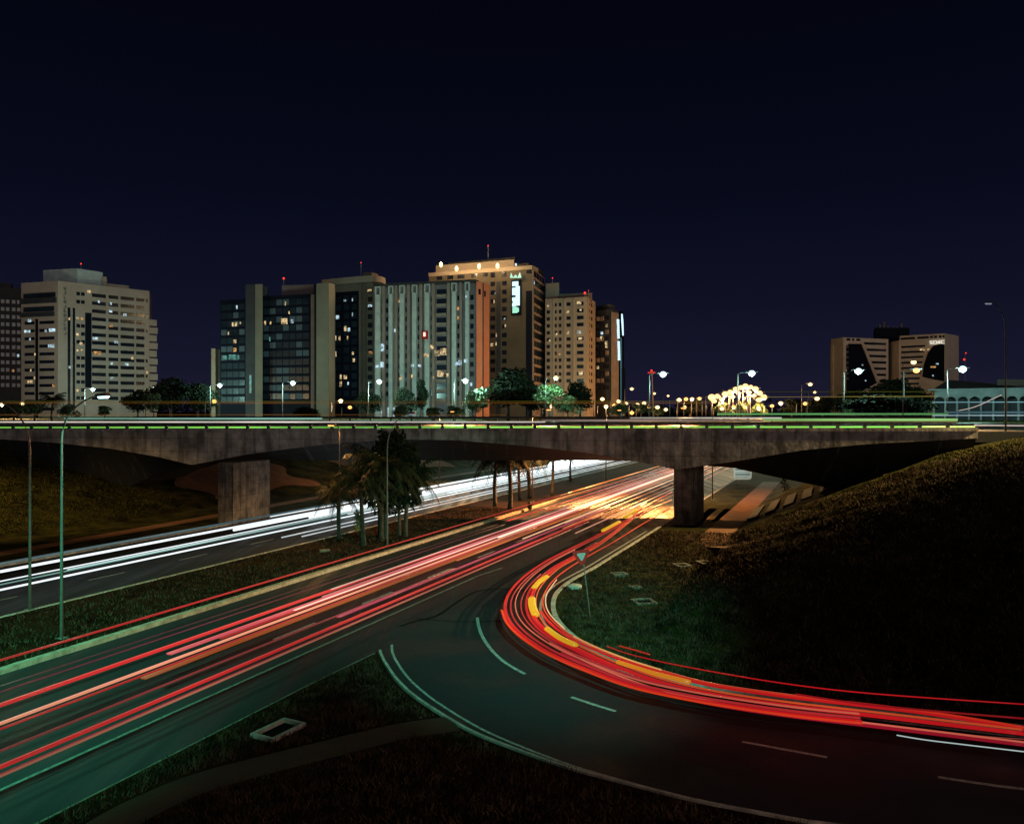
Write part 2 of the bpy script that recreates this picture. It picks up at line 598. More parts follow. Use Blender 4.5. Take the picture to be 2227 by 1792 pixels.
# painted lines
def paint(pts, wd, name, label, z=0.009, m='paint'):
    return tag(flat(MB(), pts, wd, z).build(name, M[m]), label, None, kind='structure')
paint([UT(-20.6, t) for t in range(-10, 45, 3)] + [UT(-20.2, 47)], 0.13, 'edge_line', 'thin painted edge line of the main road', m='worn_paint')
el = crom([G(*p) for p in [(852, 1402), (854, 1420), (866, 1444), (888, 1474), (925, 1508), (975, 1543), (1043, 1583), (1125, 1620), (1239, 1663), (1343, 1694), (1498, 1737), (1653, 1770), (1775, 1796)]], 5)
paint(el, 0.10, 'edge_line', 'thick painted line inside the near island kerb')
il = offset(inner_ext[6:], -0.65)
paint(il, 0.15, 'edge_line', 'painted line beside the inner slip road kerb', 0.013)
mbk = MB()
for k in range(-2, 30):
    a = 42.4 + 7.05 * k
    mbk_pts = [UT(-23.15, a), UT(-23.15, a + 3.0)]
    flat(mbk, mbk_pts, 0.14, 0.009)
tag(mbk.build('lane_dashes', M['paint']), 'broken lane line of the main carriageway', None, kind='structure')
mbk = MB()
for k in range(-5, 30):
    a = 20 + 7.0 * k
    flat(mbk, [UT(-41.4, a), UT(-41.4, a + 2.6)], 0.12, 0.009)
    flat(mbk, [UT(-45.6, a), UT(-45.6, a + 2.6)], 0.12, 0.009)
tag(mbk.build('lane_dashes', M['paint']), 'broken lane lines of the oncoming carriageway', None, kind='structure')
mbk = MB()
for pts in ([(1038, 1343), (1041, 1362), (1050, 1386), (1070, 1415), (1100, 1442), (1142, 1466)], [(1243, 1516), (1290, 1532), (1339, 1547)], [(1614, 1613), (1700, 1629), (1799, 1647)], [(2040, 1690), (2160, 1708), (2300, 1725)]):
    flat(mbk, crom([G(*p) for p in pts], 4), 0.15, 0.013)
tag(mbk.build('lane_dashes', M['paint']), 'broken lane line curving along the slip road', None, kind='structure')

ts_ = MB()
flat(ts_, crom([G(*p) for p in [(870, 1362), (900, 1352), (952, 1338), (995, 1309), (1038, 1286), (1096, 1281), (1150, 1285)]], 5), .16, .012)
flat(ts_, crom([G(*p) for p in [(905, 1345), (1000, 1352), (1100, 1350)]], 5), .08, .012)
flat(ts_, crom([G(*p) for p in [(1150, 1285), (1200, 1283), (1240, 1268)]], 5), .06, .012)
tag(ts_.build('tar_seams', M['dark_lid']), 'dark tar seams across the junction asphalt', None, kind='structure')

# dirt paths
def hsheet(name, pts, wd, m, label, lift=0.02, base=None):
    L, Rr = offset(pts, wd / 2), offset(pts, -wd / 2)
    mbx = MB()
    n = 4
    for p, q in zip(L, Rr):
        for k in range(n + 1):
            x = p[0] + (q[0] - p[0]) * k / n
            y = p[1] + (q[1] - p[1]) * k / n
            mbx.v.append((x, y, max(height(x, y) + lift + 0.02, (0.114 if base is None else base))))
    for i in range(len(pts) - 1):
        for k in range(n):
            a = i * (n + 1) + k
            mbx.f.append((a, a + 1, a + n + 2, a + n + 1))
    return tag(mbx.build(name, m, smooth=True), label, None, kind='structure')
hsheet('dirt_path', [UT(-9.4, t) for t in range(118, 62, -2)] + [UT(-8.4, 60), UT(-6.6, 57.5), UT(-4, 55.5), UT(-1, 54)], 2.3, M['soil'], 'orange dirt footpath beside the road beyond the pier')
hsheet('dirt_path', crom([G(200, 1830), G(290, 1775), G(420, 1716), G(560, 1675), G(700, 1640), G(860, 1600), G(990, 1580)], 5), 1.25, M['soil_dim'], 'brown dirt footpath crossing the near grass island', 0.12)
hsheet('dirt_path', [UT(-55.5 + 1.2 * math.sin(t * 0.05), t) for t in range(34, 150, 3)], 1.7, M['soil'], 'orange dirt footpath left of the oncoming carriageway')
for (a0, a1, b0, b1) in ((66, 84, -70, -62), (96, 122, -78, -62)):
    mbx = MB()
    n = 12
    for i in range(n + 1):
        for k in range(n + 1):
            fi, fk = i / n, k / n
            t = a0 + (a1 - a0) * fi + 1.2 * math.sin(fk * 9)
            u = b0 + (b1 - b0) * fk + 0.8 * math.sin(fi * 7)
            x, y = UT(u, t)
            mbx.v.append((x, y, height(x, y) + 0.06))
    for i in range(n):
        for k in range(n):
            a = i * (n + 1) + k
            mbx.f.append((a, a + n + 1, a + n + 2, a + 1))
    tag(mbx.build('bare_soil', M['soil'], smooth=True), 'bare orange soil on the left embankment', None, kind='structure')

# grass blades on the nearer ground
def inpoly(pts, poly):
    x, y = pts[:, 0], pts[:, 1]
    ins = np.zeros(len(pts), bool)
    n = len(poly)
    for i in range(n):
        x1, y1 = poly[i][:2]
        x2, y2 = poly[(i + 1) % n][:2]
        if y1 == y2:
            continue
        c = ((y1 > y) != (y2 > y)) & (x < (x2 - x1) * (y - y1) / (y2 - y1) + x1)
        ins ^= c
    return ins

rng = np.random.default_rng(3)
path2 = crom([G(200, 1830), G(290, 1775), G(420, 1716), G(560, 1675), G(700, 1640), G(860, 1600), G(990, 1580)], 5)
def blades(name, poly, n, hgt, label, keep=None, wdt=0.02, mm='blade'):
    xsx = [p[0] for p in poly]
    ysy = [p[1] for p in poly]
    P = np.stack([rng.uniform(min(xsx), max(xsx), n), rng.uniform(min(ysy), max(ysy), n)], 1)
    P = P[inpoly(P, poly)]
    fr = np.abs(P[:, 0]) < P[:, 1] * 0.66 + 1.0
    P = P[fr]
    if keep is not None:
        P = P[keep(P)]
    n = len(P)
    clump = 0.5 + 0.5 * np.sin(P[:, 0] * 2.3 + np.sin(P[:, 1] * 1.7) * 2) * np.sin(P[:, 1] * 2.9 + P[:, 0])
    hz = np.array([max(height(float(a), float(b)), 0.10) for a, b in P])
    h = hgt * rng.uniform(0.4, 1.2, n) * (0.45 + 0.9 * clump)
    a = rng.uniform(0, 2 * math.pi, n)
    l = h * rng.uniform(0.2, 1.1, n)
    b = rng.uniform(0, 2 * math.pi, n)
    wv = wdt * rng.uniform(0.7, 1.6, n)
    v = np.zeros((n, 3, 3))
    v[:, 0] = np.stack([P[:, 0] - wv * np.cos(a), P[:, 1] - wv * np.sin(a), hz - 0.01], 1)
    v[:, 1] = np.stack([P[:, 0] + wv * np.cos(a), P[:, 1] + wv * np.sin(a), hz - 0.01], 1)
    v[:, 2] = np.stack([P[:, 0] + l * np.cos(b), P[:, 1] + l * np.sin(b), hz + h], 1)
    me = bpy.data.meshes.new(name)
    me.vertices.add(n * 3)
    me.loops.add(n * 3)
    me.polygons.add(n)
    me.vertices.foreach_set('co', v.reshape(-1))
    me.loops.foreach_set('vertex_index', np.arange(n * 3))
    me.polygons.foreach_set('loop_start', np.arange(0, n * 3, 3))
    me.update()
    me.validate()
    me.materials.append(M[mm])
    o = bpy.data.objects.new(name, me)
    C.objects.link(o)
    tag(o, label, 'grass', kind='stuff')

def off_path(P):
    ok = np.ones(len(P), bool)
    pp = np.array([p[:2] for p in path2])
    for i in range(0, len(P), 5000):
        d = np.sqrt(((P[i:i + 5000, None] - pp[None]) ** 2).sum(2)).min(1)
        ok[i:i + 5000] = d > 0.72
    c = np.array(G(606, 1591))
    ok &= np.abs(P - c).sum(1) > 0.9
    return ok
gin = offset(outer, -0.3)
blades('grass', [UT(-17.7, -6)] + [UT(-17.75, t) for t in (6, 18, 24)] + [G(818, 1432)] + gin + [(ox, 8), (-20, 8)], 170000, 0.19, 'dark shaggy grass on the near island', off_path)
blades('grass', [(p[0], p[1]) for p in offset(inner[6:], 0.3)] + [(30, 24), (36, 50), (30, 62), UT(-13, 66)], 170000, 0.20, 'dark grass inside the slip road curve and up the slope', wdt=0.026)
blades('grass', [UT(-37.2, 10), UT(-30.1, 10), UT(-30.1, 75), UT(-37.2, 75)], 80000, 0.19, 'dark grass on the median between the carriageways', wdt=0.026)

blades('grass', [UT(-61, 30), UT(-61, 62), UT(-84, 62), UT(-84, 30)], 70000, 0.14, 'olive grass on the left embankment', wdt=0.035, mm='blade_olive')
blades('grass', [UT(-7, 62), UT(-2, 44), (34, 40), (46, 52), (46, 66), BP(bs(2127), -0.6), BP(bs(1620), -0.6)], 120000, 0.13, 'olive grass high on the right embankment', wdt=0.035, mm='blade_olive')

# ---------------------------------------------------------------- overpass
top = [(bs(0) - 40, 8.10), (0.0, Z(935.5, BP(0, 0)[1])), (bs(1113), Z(933, BP(bs(1113), 0)[1])), (bs(2127), Z(931.5, BP(bs(2127), 0)[1]))]
zb_t = [(-40, 7.6)] + [bz(px, py) for px, py in [(0, 955), (120, 963), (240, 975.6), (340, 993), (417, 1011), (538, 988), (620, 977), (688, 969), (760, 962), (838, 957), (900, 956), (1000, 958), (1147, 970), (1277, 985), (1392, 1005), (1471, 1021), (1594, 1004), (1686, 989), (1747, 979), (1885, 966), (2127, 953)]]
zc_t = [(-40, 2.0)] + [bz(px, py, 4) for px, py in [(150, 1110), (272, 1064), (346, 1027), (430, 1004), (600, 1001), (870, 1001), (1300, 1001), (1400, 1003), (1487, 1008), (1600, 1018), (1676, 1035), (1787, 1058), (1900, 1085)]] + [(92, 1.5)]
SR = bs(2127)
ov = thing('overpass', 'long concrete road overpass with arched girder spanning both carriageways', 'bridge', (*BP(40, 8), 0))
ss = sorted(set([-40, SR] + [s for s, _ in zb_t[1:]] + [s for s, _ in zc_t[1:] if s < SR] + [i * 2.0 for i in range(-19, 44)]))
def girder(n0, wd, ss, top, zb_t, zc_t, part):
    mbg, mbf, mbu = MB(), MB(), MB()
    sec = []
    for s in ss:
        zt, zb, zc = interp(top, s), interp(zb_t, s), interp(zc_t, s)
        zc = min(zc, zb)
        sec.append([(0.0, zt), (0.0, zb), (0.35, zb), (2.0, zb + 0.40 * (zc - zb)), (4.0, zc), (wd - 4, zc), (wd - 0.3, zb), (wd, zb), (wd, zt)])
    def P(i, k):
        s = ss[i]
        n, z = sec[i][k]
        return (*BP(s, n0 + n), z)
    K = 9
    for i in range(len(ss) - 1):
        for k in range(K - 1):
            tgt = mbf if k in (0, 1, 6, 7) else mbu
            tgt.quad(P(i, k), P(i, k + 1), P(i + 1, k + 1), P(i + 1, k))
        mbg.quad(P(i, 0), P(i + 1, 0), P(i + 1, K - 1), P(i, K - 1))
    for i in (0, len(ss) - 1):
        b = len(mbf.v)
        mbf.v += [P(i, k) for k in range(K)]
        mbf.f.append(tuple(b + k for k in range(K)))
    return mbg, mbf, mbu
g, f, u_ = girder(0, 16, ss, top, zb_t, zc_t, ov)
g.build('deck', M['asphalt_ramp'], ov)
f.build('girder', M['concrete'], ov)
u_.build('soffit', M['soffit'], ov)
# low coping along the near edge
cp = MB()
for i in range(len(ss) - 1):
    a, b = ss[i], ss[i + 1]
    za, zb2 = interp(top, a), interp(top, b)
    cp.hexa([(*BP(a, -0.08), za - 0.22), (*BP(b, -0.08), zb2 - 0.22), (*BP(b, 0.45), zb2 - 0.22), (*BP(a, 0.45), za - 0.22)],
            [(*BP(a, -0.08), za + 0.05), (*BP(b, -0.08), zb2 + 0.05), (*BP(b, 0.45), zb2 + 0.05), (*BP(a, 0.45), za + 0.05)])
cp.build('coping', M['concrete'], ov)

def pier(fl, wd, ln, ztop, parent, flutes=5):
    wx, wy = CT, -ST
    lx, ly = ST, CT
    mbp = MB()
    core = [(0, 0), (wd, 0), (wd, ln), (0, ln)]
    def q(a, b):
        return (fl[0] + wx * a + lx * b, fl[1] + wy * a + ly * b)
    # outline with shallow vertical grooves on the front and the long faces
    out = []
    def run(p, q_, n, nrm):
        for k in range(n):
            for fr, dep in ((0.0, 0), (0.62, 0), (0.68, 0.07), (0.94, 0.07)):
                tt = (k + fr) / n
                out.append((p[0] + (q_[0] - p[0]) * tt - nrm[0] * dep, p[1] + (q_[1] - p[1]) * tt - nrm[1] * dep))
    run((0, 0), (wd, 0), 2, (0, -1))
    run((wd, 0), (wd, ln), flutes, (1, 0))
    run((wd, ln), (0, ln), 2, (0, 1))
    run((0, ln), (0, 0), flutes, (-1, 0))
    mbp.prism([q(*p) for p in out], -0.05, ztop)
    return mbp.build('pier', M['pier_concrete'], parent)
pier((-26.2, 71.0), 1.7, 4.9, 5.5, ov)
pier((14.2, 69.9), 1.75, 5.3, 5.5, ov)

# the second overpass just behind
ov2 = thing('overpass', 'second overpass just behind the long concrete one, only its deck and far edge showing', 'bridge', (*BP(40, 45), 0))
top2 = [(-60, 8.35), (110, 8.55)]
g, f, u_ = girder(37, 15, [float(v) for v in range(-60, 111, 5)], top2, [(-60, 7.0), (110, 7.2)], [(-60, 6.2), (110, 6.2)], ov2)
g.build('deck', M['asphalt_ramp'], ov2)
f.build('girder', M['concrete'], ov2)
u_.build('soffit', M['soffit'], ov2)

# approach roads at deck level on both sides
for (s0, s1, lab, z1) in ((SR, SR + 260, 'upper road running on from the overpass to the right', 8.40), (-300, -40, 'upper road running on from the overpass to the left', 8.10)):
    mbx = MB()
    mbx.prism([BP(s0, 2.2 if s0 > 0 else .3), BP(s1, 2.2 if s0 > 0 else .3), BP(s1, 16), BP(s0, 16)], 7.5, z1)
    mbx.prism([BP(s0 + (24 if s0 > 0 else 0), 37), BP(s1, 37), BP(s1, 52), BP(s0 + (24 if s0 > 0 else -20), 52)], 7.5, z1 - 0.05)
    tag(mbx.build('upper_road', M['asphalt_ramp']), lab, None, kind='structure')

# guard rails
def guard_rail(s0, s1, n, pitch, zfun, label, rail_m, h=0.5, ph=0.14, z_off=0.04):
    gr = thing('guard_rail', label, 'guard rail', (*BP((s0 + s1) / 2, n), zfun((s0 + s1) / 2)))
    mbr = MB()
    k = int((s1 - s0) / 4)
    for i in range(k):
        a = s0 + (s1 - s0) * i / k
        b = s0 + (s1 - s0) * (i + 1) / k
        za, zb2 = zfun(a) + h - ph, zfun(b) + h - ph
        # W-shaped beam: two ridges and a valley
        prof = [(0.0, 0.0), (-0.07, ph * 0.25), (0.0, ph * 0.5), (-0.07, ph * 0.75), (0.0, ph), (0.05, ph), (0.05, 0.0)]
        for j in range(len(prof)):
            p, q = prof[j], prof[(j + 1) % len(prof)]
            mbr.quad((*BP(a, n + p[0]), za + p[1]), (*BP(b, n + p[0]), zb2 + p[1]), (*BP(b, n + q[0]), zb2 + q[1]), (*BP(a, n + q[0]), za + q[1]))
    mbr.build('rail', rail_m, gr)
    post = None
    s = s0 + 0.9
    while s < s1:
        x, y = BP(s, n + 0.12)
        z = zfun(s)
        if post is None:
            pm = MB().box(-0.13, 0.13, -0.09, 0.09, 0, h - 0.01).mesh('post', rail_m)
            post = pm
        o = bpy.data.objects.new('post', post)
        C.objects.link(o)
        o.location = (x, y, z)
        o.rotation_euler = (0, 0, math.atan2(BE[1], BE[0]))
        hang(o, gr)
        s += pitch
    return gr
guard_rail(-6, SR - 1.5, 0.18, 2.10, lambda s: interp(top, s) + 0.05, 'dark low guard rail on posts along the near edge of the overpass', M['rail_steel'])
guard_rail(-22, 102, 51.3, 3.4, lambda s: 8.35 + 0.0012 * s + 0.05, 'pale guard rail on the far side of the upper roads', M['galvanised'], 0.85, 0.30)

# ribbed slope paving under the right end of the overpass
pv = MB()
for i in range(12):
    s_ = 66.0 + i * 1.55
    a, b = BP(s_, 5.0), BP(s_ + 0.85, 5.0)
    c, d = BP(s_ + 0.85 + 2.0, 15.0), BP(s_ + 2.0, 15.0)
    pv.hexa([(a[0], a[1], height(*a) - 0.1), (b[0], b[1], height(*b) - 0.1), (c[0], c[1], height(*c) - 0.1), (d[0], d[1], height(*d) - 0.1)],
            [(a[0], a[1], height(*a) + 0.16), (b[0], b[1], height(*b) + 0.16), (c[0], c[1], height(*c) + 0.16), (d[0], d[1], height(*d) + 0.16)])
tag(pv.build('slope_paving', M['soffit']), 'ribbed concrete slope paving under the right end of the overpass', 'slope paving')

# ---------------------------------------------------------------- light streaks left by the traffic
streaks = []
def trail_mat(col, st):
    k = 'tr_%.3f_%.3f_%.3f_%.2f' % (*col, st)
    if k not in M:
        emit(k, col, st, 0.5 if st < 1.2 else 0.15, 0.07, sample=True, base=(0, 0, 0))
    return M[k]

def trail(pts, r, col, st, label, group, flat=1.0):
    if group == GM:
        r *= 1.18
    if group == GS:
        r *= 0.78
        if col == RED:
            col = (0.90, .014, .020)
        if col == PEACH:
            col = (1.0, .20, .12)
    if group in (GM, GS) and r >= .04:
        q = MB()
        for k, (d, dz, f) in enumerate(((-.95, 0, .34), (-.32, .25, .38), (.36, -.1, .33), (.98, .1, .30))):
            q.tube([(p[0], p[1], p[2] + dz * r) for p in offset(pts, d * r)], r * f, 5)
        o = q.build('light_trail', trail_mat(col, st), smooth=True)
        if r >= .045 and group == GM:
            cc = tuple(min(1, c * .65 + .35 * m_) for c, m_ in zip(col, (1, .5, .34)))
            c_ = MB().tube([(p[0], p[1], p[2] + .5 * r) for p in offset(pts, -.05 * r)], max(r * .17, .009), 5).build('bright_core', trail_mat(cc, st * 1.1), o, smooth=True)
    else:
        o = MB().tube(pts, r, 6, True, flat).build('light_trail', trail_mat(col, st), smooth=True)
    tag(o, label, 'light trail', group)
    return o

GS = 'red and orange light trails curving along the slip road'
RED = (0.95, 0.035, 0.040)
PINK = (0.92, 0.12, 0.15)
PEACH = (1.0, 0.36, 0.21)
ORG = (1.0, 0.22, 0.03)
WHT = (0.86, 0.96, 1.0)
def straight(u, z, r, col, st, t0, t1, label, group, flat=1.0, wob=0.0):
    n = max(int((t1 - t0) / 6), 2)
    ph = u * 3.1
    trail([(*UT(u + wob * math.sin((t0 + (t1 - t0) * i / n) * 0.045 + ph), t0 + (t1 - t0) * i / n), z) for i in range(n + 1)], r, col, st, label, group, flat)

GM = 'red and orange light trails on the main carriageway'
for a in [
    (-24.8, 2.10, .050, RED, .50, 14, 75, 'high dark red light trail crossing above the median kerb', GM),
    (-24.8, 2.10, .085, ORG, 1.1, 75, 190, 'high orange-red light trail above the median kerb beyond the overpass', GM),
    (-25.6, 0.80, .020, (0.6, 0.08, 0.15), .25, 8, 60, 'faint thin purple light trail nearest the median kerb', GM),
    (-26.3, 0.75, .018, (0.5, 0.10, 0.16), .16, 18, 60, 'faintest hair-thin trail between the median kerb and the strong red trail', GM),
    (-24.45, 0.80, .085, RED, .85, 8, 190, 'strong red light trail, upper one on the main carriageway', GM),
    (-23.75, 0.78, .085, PINK, .85, 23, 190, 'pink light trail beginning at a blunt end beside the peach one', GM),
    (-23.60, 0.60, .035, (0.75, 0.35, 0.45), .30, 8, 24, 'dull mauve light trail at the left of the main carriageway', GM),
    (-23.05, 0.78, .060, PEACH, 1.15, 8, 190, 'bright peach light trail along the middle of the main carriageway', GM),
    (-22.85, 0.70, .045, RED, .55, 8, 60, 'red fringe trail directly below the bright peach trail', GM),
    (-22.35, 0.80, .080, (0.9, 0.20, 0.045), .42, 20.5, 190, 'brownish orange light trail with a blunt left end', GM),
    (-21.15, 0.80, .042, (0.9, 0.12, 0.12), .30, 8, 42, 'dim brownish red light trail right of the orange one', GM),
    (-20.95, 0.80, .065, (0.95, 0.10, 0.20), .60, 30, 75, 'magenta light trail between the lane dashes and the lowest red trail', GM),
    (-20.15, 0.82, .070, RED, .80, 8, 70, 'lowest strong red light trail on the main carriageway', GM),
    (-19.98, 0.66, .028, PEACH, .50, 8, 60, 'thin salmon trail hugging the lowest strong red trail', GM),
    (-24.15, 0.95, .040, (1.0, .62, .5), .9, 34, 190, 'thin pale pink trail above the pink light trail', GM),
    (-23.35, 0.88, .040, (1.0, .70, .55), 1.2, 30, 190, 'thin creamy trail between pink and peach light trails', GM),
    (-24.00, 0.55, .050, RED, .5, 26, 120, 'dull red trail low under the pale pink one', GM),
    (-26.2, 0.80, .060, RED, .9, 62, 190, 'red trail nearest the median where the road passes the overpass', GM),
    (-25.7, 0.70, .050, (1.0, .10, .03), .9, 70, 190, 'orange-red trail second from the median beyond the overpass', GM),
    (-22.7, 1.05, .050, (1.0, .78, .55), 1.5, 52, 190, 'cream light trail over the lane line beyond the overpass shadow', GM),
    (-21.6, 0.75, .060, (1.0, .55, .30), 1.1, 54, 190, 'amber-white trail in the lit middle of the road under the overpass', GM),
    (-20.6, 0.75, .050, (1.0, .25, .08), .8, 60, 190, 'orange trail beside the amber-white one under the overpass', GM),
    (-18.9, 0.75, .045, (1.0, .45, .30), .9, 58, 190, 'thin pinkish trail left of the pier under the overpass', GM),
    (-17.6, 0.75, .035, (1.0, .16, .05), .6, 80, 190, 'thin orange-red trail nearest the pier beyond the overpass', GM),
    (-27.3, 0.8, .05, (1.0, .06, .03), .8, 86, 190, 'deep red trail squeezed against the far median', GM),
    (-24.30, 0.45, .055, (0.85, .05, .07), .6, 30, 190, 'wine-red trail low beneath the upper strong red trail', GM),
    (-23.95, 0.80, .050, (0.95, .22, .24), .8, 33, 190, 'rosy trail touching the pink light trail on its left', GM),
    (-23.20, 0.60, .060, (0.80, .05, .06), .6, 36, 190, 'deep red trail low between the creamy and peach trails', GM),
    (-22.00, 0.85, .045, (1.0, .24, .06), .7, 44, 190, 'orange trail just right of the brownish orange one', GM),
    (-26.7, 0.65, .055, (1.0, .10, .04), .7, 74, 190, 'orange-red trail third from the median beyond the overpass', GM),
    (-25.1, 0.75, .050, (1.0, .30, .16), .9, 72, 190, 'salmon trail fourth from the median beyond the overpass', GM),
    (-21.9, 0.55, .050, (1.0, .16, .04), .7, 66, 190, 'orange-red trail low in the lit middle of the road', GM),
    (-21.1, 0.90, .035, (1.0, .60, .35), 1.0, 62, 190, 'thin cream trail right of the amber-white one', GM),
    (-19.7, 0.70, .040, (1.0, .20, .06), .6, 68, 190, 'orange trail second from the pier under the overpass', GM),
    (-20.30, 0.55, .035, (.80, .05, .10), .5, 8, 66, 'thin crimson trail under the lowest strong red trail', GM),
]:
    straight(*a)

GW = 'white light trails on the oncoming carriageway'
for a in [
    (-45.4, 0.70, .085, WHT, 1.3, 14, 190, 'broad white light trail along the far left of the oncoming carriageway'),
    (-45.9, 1.05, .090, (0.25, 0.45, 0.50), .30, 14, 75, 'soft teal-grey trail just above the broad white light trail'),
    (-40.9, 0.66, .055, WHT, 1.3, 14, 190, 'narrow white light trail nearest the middle of the oncoming road'),
    (-41.3, 0.85, .035, (0.35, 0.80, 0.70), .50, 14, 80, 'thin teal trail beside the narrow white light trail'),
    (-42.8, 0.70, .035, WHT, 1.2, 28.0, 190, 'white light trail that begins beyond the second lamp post'),
    (-41.9, 0.78, .040, (0.7, .95, .95), .9, 33, 190, 'pale teal-white trail between the two narrow white trails'),
    (-38.2, 0.50, .050, WHT, 1.1, 50, 190, 'short white light trail nearest the palm trunks'),
    (-39.3, 0.50, .050, WHT, 1.1, 49, 190, 'short white light trail one lane out from the palm trunks'),
    (-43.5, 0.72, .110, WHT, 1.6, 58, 190, 'thick white trail in the centre of the blazing white band'),
    (-44.2, 0.80, .120, WHT, 1.6, 60, 190, 'thick white trail in the upper half of the blazing white band'),
    (-44.8, 0.62, .110, WHT, 1.6, 50, 190, 'thick white trail at the lower left of the blazing white band'),
    (-42.2, 0.66, .100, WHT, 1.5, 62, 190, 'thick white trail at the lower right of the blazing white band'),
    (-46.1, 0.95, .110, WHT, 1.4, 56, 190, 'topmost white trail of the blazing white band'),
    (-43.0, 1.00, .080, WHT, 1.4, 64, 190, 'raised white trail inside the blazing white band'),
]:
    straight(*a, GW)
straight(-43.6, 1.2, 1.0, (0.85, 0.97, 1.0), 3.0, 122, 146, 'dazzling wide white glare of headlamps far down the oncoming road', GW, 0.75)

# curving trails on the slip road

zt_ = 0.78
def gpath(pp, z=zt_):
    return [(*G(px, py, z), z) for px, py in pp]
A_ = gpath([(1461, 1087), (1400, 1112), (1340, 1143), (1282, 1173), (1235, 1196), (1189, 1219.6), (1148, 1247), (1118, 1275), (1102, 1301), (1099, 1326), (1108, 1350), (1126.5, 1372), (1154, 1394), (1189, 1416), (1235.5, 1438), (1282, 1457), (1351.5, 1483), (1421, 1502), (1550, 1527), (1729, 1553), (1874, 1568)])
B_ = gpath([(1461, 1070), (1400, 1103), (1370, 1130), (1305, 1180), (1250, 1212), (1212, 1233), (1186, 1254), (1165, 1278), (1156, 1300), (1155, 1322), (1164, 1346), (1184, 1368), (1214, 1390), (1252, 1409), (1300, 1432), (1351, 1453), (1420, 1478), (1500, 1499), (1600, 1518), (1729, 1536), (1900, 1556), (2227, 1595)])
C_ = gpath([(1461, 1104), (1400, 1138), (1340, 1175), (1290, 1203), (1240, 1233), (1205, 1260), (1185, 1288), (1180, 1308), (1185, 1328), (1199, 1347), (1221, 1367), (1250, 1386), (1300, 1410), (1370, 1437), (1440, 1459), (1550, 1487), (1729, 1513), (2000, 1545), (2227, 1581)])
def sub(path, i0, i1, n=6, off=0.0, dz=0.0):
    p = crom(path[i0:i1 + 1], n)
    p = offset(p, off)
    return [(a[0], a[1], a[2] + dz) for a in p]
YEL = (1.0, 0.55, 0.02)
trail(sub(A_, 0, 20), .075, RED, .85, 'outermost strong red trail on the left of the slip road bend', GS)
trail(sub(A_, 1, 20, off=.26), .050, (1.0, .05, .06), .6, 'dull red trail just inside the outermost one on the bend', GS)
trail(sub(A_, 4, 21, off=.48, dz=.05), .035, PEACH, .8, 'thin peach trail inside the outermost pair on the bend', GS)
trail(sub(A_, 9, 20, off=-.16), 0.065, (1.0, .06, .015), .95, 'orange-red trail along the outer rim of the bend', GS)
trail(sub(A_, 6, 20, off=.75), .040, (1.0, .05, .08), .55, 'crimson trail in the gap between the two bundles on the bend', GS)
trail(sub(B_, 0, 21), .110, RED, .90, 'broad red trail in the middle of the slip road bend', GS, .8)
trail(sub(B_, 2, 21, off=.24, dz=.03), 0.040, (1.0, .12, .03), .9, 'thin orange trail on the right shoulder of the broad red trail', GS)
trail(sub(B_, 3, 15, off=-.22), .060, (.9, .02, .03), .7, 'deep red trail on the left shoulder of the broad red trail', GS)
trail(sub(B_, 12, 21, off=-.40, dz=-.1), .035, PEACH, 1.0, 'thin cream line between the two red bundles at right', GS)
trail(sub(B_, 13, 21, off=-.62, dz=-.1), .085, (.75, .015, .05), .60, 'dark crimson band below the cream line at right', GS)
trail(sub(C_, 0, 18), .045, (1.0, .05, .02), .9, 'inner orange-red trail tracing the nose kerb', GS)
trail(sub(C_, 5, 10, off=.14), .036, (1.0, .62, .32), 1.1, 'short glowing cream-yellow trail hugging the nose kerb', GS)
trail(sub(C_, 8, 18, off=-.20), .070, RED, .90, 'red trail just outside the inner orange-red one', GS)
trail(sub(C_, 11, 14, off=-.06, dz=.06), 0.036, (1.0, .50, .16), 1.1, 'short bright yellow-cream streak at the right foot of the bend', GS)
trail(sub(C_, 12, 17, off=.12, dz=-.02), .026, (1.0, .36, .22), .9, 'thin salmon trail running out to the right near the kerb', GS)
trail([(*G(px, py, 1.6), 1.6) for px, py in crom([(1320, 1405), (1380, 1425), (1500, 1451), (1700, 1485), (1900, 1508), (2227, 1531)], 5)], .024, RED, .75, 'thin lone red trail passing above the grass at the right edge', GS)
trail([(*G(px, py, 1.3), 1.3) for px, py in crom([(1346, 1404), (1380, 1413), (1413, 1423)], 3)], .035, (1.0, .05, .02), .6, 'short stub of red trail above the grass by the bend', GS)
trail([(*G(px, py, 1.0), 1.0) for px, py in crom([(1730, 1509), (1850, 1527), (2000, 1543), (2227, 1562)], 4)], .035, (.8, .02, .03), .45, 'dim red trail brushing the grass edge at the far right', GS)
trail(gpath(crom([(1870, 1568), (2000, 1586), (2120, 1599), (2227, 1607)], 4), .5), .014, (1.0, .2, .15), .4, 'thin faint red trail continuing past the blunt red end', GS)
trail(gpath(crom([(1950, 1598), (2010, 1608), (2100, 1619), (2227, 1634)], 4), .3), .022, (.8, 1.0, .98), .95, 'single thin white trail at the lower right of the slip road', GS)
GT = 'yellow turn signal flashes along the slip road'
